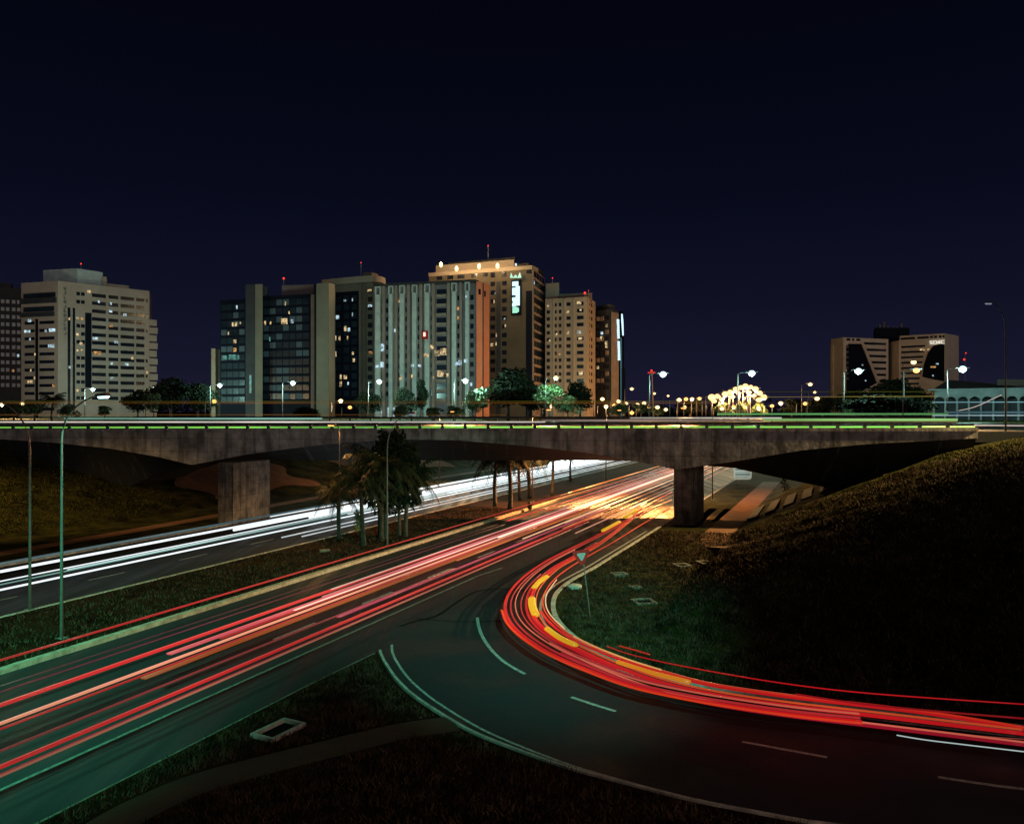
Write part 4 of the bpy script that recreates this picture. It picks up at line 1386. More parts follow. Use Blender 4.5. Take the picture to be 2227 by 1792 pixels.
for i in range(12):
    window(bf, H0, H1, tpx(H0, H1, 800), Z(638 + i * 18.8, 281), 1.9, 1.7, M['glass'])
    for j in range(3):
        window(bf, H0, H1, tpx(H0, H1, 731 + j * 17), Z(655 + i * 18.8, 283), 2.2, 2.0, M['glass_blue'], 'window', 0.14)
for (px, py, wd, hh, mm) in ((748, 650, 1.4, .9, 'win_cool'), (766, 650, .6, 1.2, 'win_cool'), (766, 683, .5, 1.6, 'win_cool'), (781, 682, .7, 1.6, 'win_warm'), (749, 715, 1.2, 2.2, 'win_warm'), (757, 716, 1.2, 1.6, 'win_cool'), (728.5, 734, .8, 2.0, 'win_warm'), (737, 735, .9, 2.0, 'win_warm'), (755, 734, .7, 1.6, 'win_warm'), (729, 770, .8, 2.2, 'win_warm'), (766, 767, .9, 1.2, 'win_warm'), (767, 783, 1.3, 1.5, 'win_warm'), (782, 783, .9, 2.0, 'win_warm'), (740, 820, 1.0, 2.0, 'win_warm'), (739, 836, 1.2, 2.4, 'win_warm'), (756, 833, .8, 1.4, 'win_cool'),
                             (800, 632, 2.2, 1.0, 'win_warm'), (801, 665, 2.2, 1.0, 'win_cool'), (802, 767, 2.0, 1.3, 'win_amber')):
    window(bf, H0, H1, tpx(H0, H1, px), Z(py + 4, 282), wd, hh, M[mm], 'lit_window', 0.2)
beacon(bf, 785, 571.5, 283, Z(600, 283), .28)

# --- white striped building
wb = thing('apartment_building', 'apartment building with tall white vertical stripes and a balcony bay', 'building', (*W(900, 265), PLAT))
J0, J1 = W(813, 268), W(1035, 258)
zt = Z(620, 263)
body(wb, [J0, J1], 16, BASE, zt, M['wall_mauve'])
MB().face(J0, J1, 0, tpx(J0, J1, 1035), zt - .2, zt + 1.0, .3, 3).build('parapet', M['roof_dark'], wb)
t_ = lambda px: tpx(J0, J1, px)
stripes = [(819, 829), (848, 856), (872, 881), (899, 908), (926, 936), (985, 994), (1014, 1022)]
browns = [(833, 839), (860, 866), (887, 893), (914, 920), (941, 947), (974, 980), (1001, 1006)]
for a, b in stripes:
    o = MB().face(J0, J1, t_(a), t_(b), BASE, zt - 2.6, 1.1, 0).build('white_stripe', M['wall_white'], wb)
    fr = MB()
    fr.face(J0, J1, t_(a) - .2, t_(a) + .15, zt - 2.6, zt + .1, 1.0)
    fr.face(J0, J1, t_(b) - .15, t_(b) + .2, zt - 2.6, zt + .1, 1.0)
    fr.face(J0, J1, t_(a) + .15, t_(b) - .15, zt - .25, zt + .1, 1.0)
    fr.build('stripe_head', M['wall_white'], wb)
for a, b in browns:
    MB().face(J0, J1, t_(a), t_(b), BASE, zt + .2, 0.8, 0).build('pilaster', M['wall_brown'], wb)
r = random.Random(9)
bays = [(829.5, 832.8), (839.5, 847.5), (866.5, 871.8), (881.5, 886.5), (908.5, 913.5), (936.5, 940.5), (994.5, 1000.5), (1022.5, 1030)]
for i in range(11):
    for a, b in bays:
        window(wb, J0, J1, t_(a), zt - 5.6 - i * 3.1, t_(b) - t_(a), 1.6, M['glass'], 'window', 0.05)
for i in range(12):                 # balcony bay between the two brown posts
    z = zt - 3.4 - i * 3.1
    window(wb, J0, J1, t_(949), z - .9, t_(972) - t_(949), 0.9, M['wall_brown'], 'balcony', 0.7)
    window(wb, J0, J1, t_(950), z, t_(971) - t_(950), 1.7, M['glass'], 'window', 0.05)
for (px, py, wd, hh, mm) in ((870, 651, .5, 1.4, 'win_warm'), (860, 716, .4, 1.2, 'win_cool'), (832, 757, 1.2, 3.0, 'win_cool'), (820, 793, 1.8, 1.0, 'win_cool'), (831, 793, 1.4, 2.2, 'win_cool'), (897, 793, 1.4, 1.0, 'win_cool'), (912, 793, 1.2, 1.0, 'win_cool'), (872, 820, 1.2, 1.2, 'win_warm'), (897, 818, 1.1, 1.6, 'win_warm'), (939, 755, 1.2, 1.6, 'win_warm'), (948, 770, 1.6, 2.2, 'win_warm'), (960, 768, 2.4, 2.6, 'win_warm'), (925, 772, 2.2, 1.4, 'win_warm'), (954, 815, 2.4, 2.4, 'win_warm'), (973, 816, 1.0, 1.4, 'win_warm'), (1012, 786, 1.2, 1.4, 'win_cool'), (1015, 647, .5, .8, 'win_cool'), (991, 791, 1.2, 1.2, 'win_cool'), (1000, 791, 1.2, 2.0, 'win_cool'), (942, 820, .8, 1.0, 'win_warm')):
    window(wb, J0, J1, t_(px), Z(py + 5, 263), wd, hh, M[mm], 'lit_window', 1.25)
sq = MB().face(J0, J1, t_(921), t_(934), Z(739, 263), Z(721, 263), 1.5, 0).build('red_sign', M['sign_red'], wb)
MB().face(J0, J1, t_(924.5), t_(929.5), Z(733, 263), Z(724, 263), 1.62, 0).build('sign_light', M['sign_cream'], sq)
for k in range(5):                  # bright ground floor lobby
    window(wb, J0, J1, t_(818 + k * 26), BASE + .6, 2.6, 3.2, M['win_cool'] if k < 3 else M['win_teal'], 'lit_window', 0.3)

# --- orange end wall
ob = thing('apartment_building', 'narrow windowless orange end wall right of the striped building', 'building', (*W(1050, 256), PLAT))
K0, K1, K2 = W(1036, 256), W(1050, 258), W(1064, 262)
body(ob, [K0, K1, K2], 10, BASE, Z(613, 257), M['wall_orange'])
MB().face(K1, K2, -.15, .15, BASE, Z(616, 258), .25).build('drain_pipe', M['wall_dark'], ob)
window(ob, K0, K1, .9, Z(641, 257), 1.0, 1.8, M['glass'])
window(ob, K1, K2, .9, Z(645, 259), 1.0, 1.8, M['glass'])

# --- tall hotel
hb = thing('hotel_building', 'tallest tower with rooftop floodlights and a glowing vertical sign', 'building', (*W(1100, 290), PLAT))
L0, L1, L2 = W(933, 302), W(1158, 286), W(1185, 308)
zh = Z(577.5, 286)
body(hb, [L0, L1, L2], 20, BASE, zh - 1.0, M['wall_hotel'])
MB().face(L1, L2, 1.2, tpx(L1, L2, 1185), BASE, zh - 1.0, .04, .3).build('side_wall', M['wall_brown'], hb)
MB().face(L0, L1, 0, tpx(L0, L1, 1158), zh - 1.4, zh, .3, 6).build('cornice', M['wall_beige'], hb)
body(hb, [W(948, 306), W(1118, 294)], 12, zh - 3, Z(567, 296), M['wall_beige'], 'rooftop_storey')
body(hb, [W(975, 312), W(1120, 300)], 8, zh - 1, Z(561.5, 302), M['roof_dark'], 'rooftop_storey')
body(hb, [W(1118, 294), W(1150, 291), W(1182, 309)], 8, zh - 2, Z(573, 292), M['roof_dark'], 'rooftop_storey')
MB().face(L1, L2, 0, 1.2, BASE, zh - .9, .25).build('corner_post', M['wall_brown'], hb)
h_ = lambda px: tpx(L0, L1, px)
window(hb, L0, L1, h_(1080), BASE, h_(1089) - h_(1080), zh - BASE - 5, M['wall_dark'], 'recessed_strip', 0.1)
window(hb, L0, L1, h_(1144), BASE, h_(1157) - h_(1144), zh - BASE - 9, M['wall_navy'], 'recessed_strip', 0.1)
for i in range(12):
    z = Z(602 + i * 18.8, 290)
    for a, b in ((1067, 1077), (1092, 1102)):
        window(hb, L0, L1, h_(a), z, h_(b) - h_(a), 1.6, M['glass'])
for a, b in ((950, 962), (973, 986), (995, 1010), (1025, 1038), (1050, 1061), (1067, 1077), (1092, 1101), (1145, 1156)):
    window(hb, L0, L1, h_(a), Z(601, 292), h_(b) - h_(a), 1.8, M['glass'])
for i in range(13):
    z = Z(604 + i * 18.6, 294)
    tw = tpx(L1, L2, 1184)
    window(hb, L1, L2, 1.6, z - .6, tw - 2.2, 2.2, M['glass'], 'window', 0.06)
    window(hb, L1, L2, 1.4, z - 1.15, tw - 1.6, 0.35, M['wall_sand'], 'floor_band', 0.3)
    for k in (1, 2, 3):
        window(hb, L1, L2, 1.6 + (tw - 2.2) * k / 4, z - .6, .15, 2.2, M['wall_dim'], 'mullion', 0.16) if i % 2 == 0 else None
for (px, py, wd, hh, mm) in ((1074, 654, .6, 1.6, 'win_warm'), (1078.5, 728, .6, 1.6, 'win_warm'), (1078, 747, .6, 1.6, 'win_warm'), (1098, 709, .7, 1.5, 'win_warm'), (1120, 577, .9, 1.3, 'win_cool'), (1076, 635, .5, .8, 'win_cool'), (1096, 691, .8, .6, 'win_cool')):
    window(hb, L0, L1, h_(px), Z(py + 4, 290), wd, hh, M[mm], 'lit_window', 0.2)
window(hb, L1, L2, 1.9, Z(622, 292), 1.4, 1.5, M['win_cool'], 'lit_window', 0.2)
# the glowing sign: white blocks read as letters, a green drop at the foot, pale crest on top
sg = MB().face(L0, L1, h_(1112), h_(1134), Z(685, 287), Z(608, 287), .25).build('sign_board', M['wall_navy'], hb)
def zpy(py): return Z(py, 287)
l = MB()
l.face(L0, L1, h_(1115), h_(1128), zpy(621.5), zpy(611.5), .5)
l.face(L0, L1, h_(1122.5), h_(1131), zpy(664), zpy(622), .5)
l.face(L0, L1, h_(1115), h_(1122.5), zpy(641), zpy(625), .5)
l.face(L0, L1, h_(1115), h_(1122.5), zpy(654), zpy(646), .5)
l.face(L0, L1, h_(1115), h_(1122.5), zpy(666), zpy(658), .5)
l.face(L0, L1, h_(1116.5), h_(1122.5), zpy(658), zpy(654), .5)
l.build('sign_letters', M['sign_blue'], sg)
l = MB()
l.face(L0, L1, h_(1115.5), h_(1126), zpy(680), zpy(667), .5)
l.face(L0, L1, h_(1126), h_(1129), zpy(678), zpy(669), .5)
l.build('sign_drop', M['sign_green'], sg)
l = MB()
def spike(a, b, c, z0, z1):
    P0 = [W(a, 287), W(b, 286.6), W(c, 286.3)]
    l.v += [(P0[0][0], P0[0][1] - .4, z0), (P0[2][0], P0[2][1] - .4, z0), (P0[1][0], P0[1][1] - .4, z1),
            (P0[0][0], P0[0][1] + .1, z0), (P0[2][0], P0[2][1] + .1, z0), (P0[1][0], P0[1][1] + .1, z1)]
    n = len(l.v) - 6
    l.f += [(n, n + 1, n + 2), (n + 5, n + 4, n + 3), (n, n + 3, n + 4, n + 1), (n + 1, n + 4, n + 5, n + 2), (n + 2, n + 5, n + 3, n)]
spike(1109, 1111.5, 1116, zpy(605), zpy(594))
spike(1115, 1121.5, 1126, zpy(605), zpy(598))
spike(1125, 1130.5, 1134, zpy(605), zpy(593))
l.build('sign_crest', M['sign_green'], hb)
for i, (px, py) in enumerate([(959, 576), (993, 585), (1042, 580), (1082, 579)]):
    Y = 300 - (px - 933) * .07
    x, y = W(px, Y - 8)
    z = Z(py, Y - 8)
    MB().tube([(x, y, z - 1.0), (x, y, z - .5), (x, y, z + .5), (x, y, z + 1.0)], [.1, .6, .6, .1], 8).build('floodlight', M['lamp_warm'], hb, smooth=True)
    d = bpy.data.lights.new('flood_light', 'POINT')
    d.color, d.energy, d.shadow_soft_size = (1, .66, .32), 5500, .6
    o = bpy.data.objects.new('flood_light', d)
    C.objects.link(o)
    o.location = (x, y - .6, z + 1.2)
beacon(hb, 1061.5, 534.5, 300, Z(562, 300), .35)

# --- sand coloured tower right of the hotel
sb = thing('apartment_building', 'sand coloured tower with rows of small windows right of the tallest tower', 'building', (*W(1240, 300), PLAT))
N0, N1, N2 = W(1186, 298), W(1276, 292), W(1294, 306)
zs = Z(647.5, 294)
body(sb, [N0, N1, N2], 18, BASE, zs, M['wall_beige'])
MB().face(N1, N2, 0, tpx(N1, N2, 1294), BASE, zs + .02, .15, .1).build('side_wall', M['wall_sand'], sb)
body(sb, [W(1187, 303), W(1216, 301)], 9, zs - 1, Z(616, 302), M['wall_beige'], 'rooftop_storey')
body(sb, [W(1216, 300), W(1288, 297)], 9, zs - 1, Z(638, 298), M['wall_dim'], 'rooftop_storey')
n_ = lambda px: tpx(N0, N1, px)
for a, b in ((1203, 1205), (1227, 1231), (1246, 1250)):
    MB().face(N0, N1, n_(a), n_(b), BASE, zs - .3, .35).build('pilaster', M['wall_beige'], sb)
for i in range(12):
    z = Z(666 + i * 15.1, 295)
    for a, b in ((1189, 1196), (1207, 1211), (1215.5, 1221), (1232, 1241), (1255, 1269)):
        window(sb, N0, N1, n_(a), z, n_(b) - n_(a), 1.3, M['glass'])
    z = Z(666 + i * 15.1, 297)
    window(sb, N1, N2, tpx(N1, N2, 1281), z, .5, 1.3, M['glass'], 'window', 0.25)
    window(sb, N1, N2, tpx(N1, N2, 1284.5), z, 1.8, 1.3, M['glass'], 'window', 0.25)
for (px, py, wd, hh, mm) in ((1255, 660, 2.2, 1.4, 'win_warm'), (1261, 674, 1.0, .8, 'win_warm'), (1209, 724, .7, .9, 'win_warm'), (1194, 738, .7, .9, 'win_warm'), (1256, 722, 1.0, 1.0, 'win_warm'), (1258, 736, 2.0, 1.0, 'win_warm'), (1259, 812, 2.0, 1.6, 'win_warm')):
    window(sb, N0, N1, n_(px), Z(py + 4, 295), wd, hh, M[mm], 'lit_window', 0.2)
beacon(sb, 1201.5, 605, 302, Z(616, 302), .35)
beacon(sb, 1272, 637.5, 294, zs, .7)
beacon(sb, 1280, 632, 296, zs, .2)

# --- rounded dark tower with bright vertical sign
rb = thing('office_building', 'dark round-cornered tower with a glowing vertical sign on its right edge', 'building', (*W(1320, 320), PLAT))
Q = crom([W(1294, 322), W(1312, 316), W(1328, 314), W(1340, 317), W(1346, 322)], 4)
body(rb, Q, 16, BASE, Z(674, 316), M['wall_dark'])
body(rb, crom([W(1297, 324), W(1313, 318), W(1328, 317), W(1338, 321)], 4), 10, Z(676, 318), Z(663, 318), M['roof_dark'], 'rooftop_storey')
R0, R1 = W(1331, 312.5), W(1344, 317)
MB().face(R0, R1, 0, tpx(R0, R1, 1344.5), BASE, Z(680, 315), .2, .4).build('side_wall', M['wall_brown'], rb)
Q0, Q1 = W(1297, 318), W(1329, 313)
for i in range(11):
    for a, b in ((1299, 1305), (1308, 1314), (1318, 1324)):
        window(rb, Q0, Q1, tpx(Q0, Q1, a), Z(697 + i * 15, 315), 1.3, 1.6, M['wall_brown'] if (i + a) % 3 == 0 else M['glass'], 'window', 0.5)
window(rb, Q0, Q1, tpx(Q0, Q1, 1308), Z(740, 315), .8, 2.0, M['win_warm'], 'lit_window', 0.7)
window(rb, Q0, Q1, tpx(Q0, Q1, 1318), Z(750, 315), .9, 1.6, M['win_warm'], 'lit_window', 0.7)
l = MB()
r = random.Random(2)
for i in range(17):
    zz = Z(693 + i * 5.3, 313)
    if i == 8: continue
    a = 1341 + (0.25 * i / 2) % 1.0
    t0 = tpx(R0, R1, 1341 + i * .15)
    l.face(R0, R1, t0 - .3 * r.random(), t0 + .75, zz - .8, zz, .8)
l.build('sign_letters', M['sign_blue'], rb)

bt = thing('office_building', 'slim tower with a blue-lit curved edge at the right end of the skyline group', 'building', (*W(1350, 330), PLAT))
body(bt, crom([W(1346.5, 331), W(1350, 329), W(1354, 332), W(1357, 338)], 3), 14, BASE, Z(677, 330), M['wall_navy'])
MB().tube([(*W(1352.5, 328), Z(683, 328)), (*W(1353.5, 328), Z(700, 328)), (*W(1355, 328), Z(730, 328))], [.3, .45, .3], 6).build('blue_light_edge', M['sign_blue'], bt, smooth=True)
MB().tube([(*W(1350.5, 328.5), Z(735, 328)), (*W(1351, 328.5), BASE)], .35, 6).build('teal_light_edge', emit('edge_teal', (.15, .45, .6), .22), bt, smooth=True)
body(bt, [W(1352, 326), W(1360, 328)], 8, BASE, Z(801, 327), M['wall_navy'], 'low_wing')

# --- the twin office building on the right
tw = thing('office_building', 'twin-winged pale office building at the right with a dark core between its wings', 'building', (*W(1940, 430), PLAT))
T0, T1, T2 = W(1808, 440), W(1834, 430), W(1932, 440)
z1 = Z(734, 430)
body(tw, [T0, T1, T2], 26, BASE, z1, M['wall_twin'], 'left_wing')
MB().face(T0, T1, 0, tpx(T0, T1, 1813), BASE, z1 - 3.6, .5, 1).build('end_wall', M['wall_twin'], tw)
V0, V1, V2 = W(1957, 440), W(2055, 425), W(2085, 440)
z2 = Z(725, 425)
body(tw, [V0, V1, V2], 26, BASE, z2, M['wall_twin'], 'right_wing')
X0, X1 = W(1903, 452), W(1978, 452)
body(tw, [X0, X1], 20, BASE, Z(713, 452), M['wall_navy'], 'core')
for px, py in ((1914, 706), (1923, 700), (1931, 709), (1944, 711), (1950, 711), (1961, 703)):
    MB().box(W(px, 455)[0] - .5, W(px, 455)[0] + .5, 455, 456, Z(713, 452) - .2, Z(py, 455)).build('rooftop_mast', M['wall_mauve'], tw)
for i in range(12):
    z = Z(750 + i * 13.5, 436)
    window(tw, T1, T2, tpx(T1, T2, 1881 + max(i - 1, 0) * 3.2 if i else 1876), z, tpx(T1, T2, 1927) - tpx(T1, T2, 1881 + max(i - 1, 0) * 3.2 if i else 1876), 1.3, M['glass'])
    if i not in (0,) and i < 12:
        window(tw, V0, V1, tpx(V0, V1, 1960), Z(745 + i * 11.5 + 0, 437), max(tpx(V0, V1, 2014 - i * 1.9) - tpx(V0, V1, 1960), 3), 1.1, M['glass'])
for a, b in ((1841, 1849), (1853, 1858), (1862, 1871)):
    window(tw, T1, T2, tpx(T1, T2, a), Z(742, 434), tpx(T1, T2, b) - tpx(T1, T2, a), 1.2, M['glass'])
for a, b in ((1959, 1990), (1995, 2020), (2023, 2029), (2032, 2038), (2042, 2048), (2050, 2054)):
    window(tw, V0, V1, tpx(V0, V1, a), Z(736, 430), tpx(V0, V1, b) - tpx(V0, V1, a), 1.2, M['glass'])
def wedge(A, B, pts, m, name, out=.3):   # flat glazed opening with a slanted or curved outline, (px, py) corners
    dx, dy = B[0] - A[0], B[1] - A[1]
    l_ = math.hypot(dx, dy)
    dx, dy = dx / l_, dy / l_
    mbw = MB()
    k = len(pts)
    ring = []
    for px, py in pts:
        t = tpx(A, B, px)
        x, y = A[0] + dx * t, A[1] + dy * t
        ring.append((x, y, Z(py, y)))
    mbw.v += [(x + dy * out, y - dx * out, z) for x, y, z in ring] + ring
    mbw.f.append(tuple(range(k)))
    mbw.f.append(tuple(range(2 * k - 1, k - 1, -1)))
    for i in range(k):
        j = (i + 1) % k
        mbw.f.append((i, k + i, k + j, j))
    return mbw.build(name, m, tw)
wedge(T1, T2, [(1840, 870), (1906, 833), (1872, 748), (1846, 748), (1840, 752)], M['wall_navy'], 'slanted_glazing')
wedge(T1, T2, [(1906, 834), (1911, 833), (1876, 745), (1843, 745), (1843, 748), (1872, 748)], M['wall_twin'], 'glazing_frame', .9)
wedge(V0, V1, [(2006, 820), (2054, 830), (2054, 750), (2046, 748), (2030, 752), (2018, 768), (2009, 795)], M['wall_navy'], 'curved_glazing')
for i in range(7):
    window(tw, T1, T2, tpx(T1, T2, 1840), Z(757 + i * 11.5, 432), 1.2, 1.2, M['wall_mauve'], 'window', .5)
    window(tw, X0, X1, tpx(X0, X1, 1944 + (i * 3) % 7), Z(752 + i * 11, 452), 1.3, .9, M['win_teal'] if i % 2 else M['curtain'], 'window', .2)
for a, mm in ((1932.5, 'wall_twin'), (1953, 'wall_twin')):
    window(tw, X0, X1, tpx(X0, X1, a), BASE, 1.0, Z(745, 452) - BASE, M[mm], 'pilaster', 12)
for (A_w, B_w, px, py, wd, mm) in ((V0, V1, 2001, 760, 1.2, 'win_warm'), (V0, V1, 2007, 761, .9, 'win_warm'), (V0, V1, 2018, 760, .9, 'win_warm'), (V0, V1, 2036, 792, 1.6, 'win_cool'), (V0, V1, 2028, 817, .9, 'win_cool'), (T1, T2, 1873, 793, .9, 'win_cool'), (T1, T2, 1880, 827, .9, 'win_cool'), (V0, V1, 2024, 799, 2.6, 'win_amber')):
    window(tw, A_w, B_w, tpx(A_w, B_w, px), Z(py + 2, 432), wd, .9, M[mm], 'lit_window', .6)
# bulb-lettered sign: S C A C shapes traced in bulbs
l = MB()
glyphs = {
    'S': ["111", "100", "111", "001", "111"], 'C': ["1111", "1000", "1000", "1000", "1111"],
    'O': ["1111", "1001", "1001", "1001", "1111"], 'A': ["011", "101", "111", "111", "101"]}
tcur = tpx(V0, V1, 2023)
for ch in "SOAC":
    gg = glyphs[ch]
    for ry, row in enumerate(gg):
        for cx_, v in enumerate(row):
            if v == '1':
                zz = Z(748, 427) + (4 - ry) * .36
                l.face(V0, V1, tcur + cx_ * .46, tcur + cx_ * .46 + .34, zz, zz + .27, .9, -.6)
    tcur += len(gg[0]) * .46 + .28
l.build('sign_letters', M['sign_bulb'], tw)

# --- arcade building on the right
ar = thing('arcade_building', 'long white arcade building with round arches at the right edge', 'building', (*W(2120, 170), PLAT))
a0, a1 = W(2022, 185), W(2330, 168)
La = math.hypot(a1[0] - a0[0], a1[1] - a0[1])
zt_a, zs_a = Z(846, 178), Z(866, 178)
zb_a = PLAT - .3
pitch = tpx(a0, a1, 2055) - tpx(a0, a1, 2030)
t0a = tpx(a0, a1, 2031)
mbA = MB()
na = 12
k = 0
def fw(t, z, o=0.0):
    dx, dy = (a1[0] - a0[0]) / La, (a1[1] - a0[1]) / La
    return (a0[0] + dx * t + dy * o, a0[1] + dy * t - dx * o, z)
for k in range(na):
    c0 = t0a + k * pitch
    cx_ = c0 + pitch / 2
    rad = pitch / 2 - .16
    zspr = zs_a - .5
    ztop_ = zt_a - .2
    ns = 10
    for j in range(ns):
        aA, aB = math.pi * (1 - j / ns), math.pi * (1 - (j + 1) / ns)
        tA, tB = cx_ + rad * math.cos(aA), cx_ + rad * math.cos(aB)
        zA, zB = min(zspr + rad * .85 * math.sin(aA), ztop_ - .3), min(zspr + rad * .85 * math.sin(aB), ztop_ - .3)
        mbA.hexa([fw(tA, zA, .25), fw(tB, zB, .25), fw(tB, zB, -.25), fw(tA, zA, -.25)],
                 [fw(tA, ztop_, .25), fw(tB, ztop_, .25), fw(tB, ztop_, -.25), fw(tA, ztop_, -.25)])
    mbA.hexa([fw(cx_ + rad, zspr, .25), fw(cx_ + rad + .32, zspr, .25), fw(cx_ + rad + .32, zspr, -.25), fw(cx_ + rad, zspr, -.25)],
             [fw(cx_ + rad, ztop_, .25), fw(cx_ + rad + .32, ztop_, .25), fw(cx_ + rad + .32, ztop_, -.25), fw(cx_ + rad, ztop_, -.25)])
mbA.build('arch_wall', M['wall_arcade'], ar)
colm = None
for k in range(na + 1):
    c0 = t0a + k * pitch
    mbc = MB().face(a0, a1, c0 - .17, c0 + .17, zb_a, zs_a - .5, .27, .27)
    mbc.build('column', M['wall_arcade'], ar)
MB().face(a0, a1, -.3, La, zt_a - .2, zt_a + .15, .6, 5).build('roof_slab', M['wall_arcade'], ar)
MB().face(a0, a1, 0, La, zb_a, zt_a - .3, -4.2, 5).build('rear_wall', M['wall_dark'], ar)
# dark hipped roof volume behind the arcade
hr = thing('hall_building', 'dark roofed hall rising behind the arcade', 'building', (*W(2110, 200), PLAT))
mbh = MB()
p = [(*W(2030, 196), Z(846, 196)), (*W(2300, 190), Z(846, 190)), (*W(2300, 215), Z(846, 215)), (*W(2030, 220), Z(846, 220))]
q = [(*W(2062, 203), Z(826, 203)), (*W(2200, 198), Z(838, 198)), (*W(2200, 206), Z(838, 206)), (*W(2062, 210), Z(826, 210))]
mbh.hexa(p, q)
mbh.build('roof', M['roof_dark'], hr)
body(hr, [W(2032, 197), W(2300, 191)], 14, PLAT - .3, Z(847, 196), M['wall_dark'])
window(hr, W(2150, 194), W(2240, 193), 2, Z(838, 194), 6.0, 1.4, M['wall_dim'], 'dormer', .4)
# --- red-lit sign and mast structures
mt = thing('radio_mast', 'thin mast with red lights left of the tall bluish lamp', 'mast', (*W(1418, 330), PLAT))
MB().tube([(*W(1421, 330), PLAT), (*W(1418, 330), Z(812, 330))], [.35, .2], 6).build('mast_pole', M['wall_brown'], mt)
beacon(mt, 1417, 806, 330, None, .6)
MB().tube([(*W(1409, 330), Z(811, 330)), (*W(1425, 330), Z(810, 330))], .25, 5).build('crossarm', M['sign_redlight'], mt)
m2 = thing('radio_mast', 'mast with two red lights right of the twin office building', 'mast', (*W(2097, 520), PLAT))
MB().tube([(*W(2097, 520), PLAT), (*W(2099, 520), Z(768, 520))], [.3, .12], 5).build('mast_pole', M['steel'], m2)
beacon(m2, 2100.5, 768, 520, None, .6)
beacon(m2, 2097, 782, 519, None, 1.0)
o = MB().tube([(*W(2096, 519), Z(782, 519)), (*W(2099, 519), Z(782, 519))], .3, 5).build('crossarm', M['sign_redlight'], m2)

# ---------------------------------------------------------------- trees
def leaf_cloud(mb, rr, centre, rad, n, size):
    for _ in range(n):
        while True:
            v = (rr.uniform(-1, 1), rr.uniform(-1, 1), rr.uniform(-1, 1))
            d = math.sqrt(sum(a * a for a in v))
            if 0.25 < d < 1: break
        k = (0.55 + 0.45 * rr.random()) / d ** 0.35
        c = Vector((centre[0] + v[0] * rad[0] * k, centre[1] + v[1] * rad[1] * k, centre[2] + v[2] * rad[2] * k))
        a = Vector((rr.gauss(0, 1), rr.gauss(0, 1), rr.gauss(0, .7))).normalized()
        b = a.cross(Vector((rr.gauss(0, 1), rr.gauss(0, 1), rr.gauss(0, 1)))).normalized()
        s = size * rr.uniform(.5, 1.3)
        mb.quad(tuple(c - a * s), tuple(c - b * s * .5), tuple(c + a * s), tuple(c + b * s * .5))

def make_tree(seed, h, wd, leafm, n=2600, size=.28, label='x'):
    rr = random.Random(seed)
    root = thing('broadleaf_tree', label, 'tree')
    tk = MB()
    tk.tube([(0, 0, -.3), (.05, 0, h * .18), (-.06, .05, h * .38), (.04, 0, h * .6)], [h * .035, h * .028, h * .02, h * .01], 7)
    cl = []
    for i in range(11):
        a = rr.uniform(0, 6.28)
        d = rr.uniform(.15, .62) * wd / 2
        z = rr.uniform(.40, .86) * h
        k = 1 - max(z / h - .6, 0)
        c = (math.cos(a) * d * k, math.sin(a) * d * k, z)
        cl.append((c, rr.uniform(.16, .30) * wd))
        tk.tube([(0, 0, h * rr.uniform(.25, .45)), (c[0] * .5, c[1] * .5, z * .75), c], [h * .014, h * .009, h * .003], 5)
    tk.build('trunk', M['bark'], root, smooth=True)
    cb = MB()
    for c, rd in cl:
        leaf_cloud(cb, rr, c, (rd, rd, rd * .72), n // 11, size)
    cb.build('crown', leafm, root)
    return root

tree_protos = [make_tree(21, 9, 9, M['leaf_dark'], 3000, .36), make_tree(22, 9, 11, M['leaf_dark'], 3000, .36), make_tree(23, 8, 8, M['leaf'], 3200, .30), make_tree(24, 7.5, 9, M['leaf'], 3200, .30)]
tused = set()
def put_tree(k, px, Y, pytop, wpx, label, group=None, rot=None):
    if k > 1: Y += 12
    p = tree_protos[k]
    x, y = W(px, Y)
    z = PLAT - .1
    hh = Z(pytop, Y) - z
    wd = wpx * Y / F
    base_h = [9 * .98, 9 * .98, 8 * .98, 7.5 * .98][k]
    base_w = [9, 11, 8, 9][k]
    sc = (wd / base_w, wd / base_w, hh / base_h)
    rot = rot if rot is not None else (px * 0.7) % 6.28
    if k not in tused:
        tused.add(k)
        p.location, p.scale, p.rotation_euler = (x, y, z), sc, (0, 0, rot)
        p['label'] = label
        if group: p['group'] = group
        return p
    return copy_tree(p, (x, y, z), rot, sc, label, group)
GTR = 'dark trees behind the upper roads'
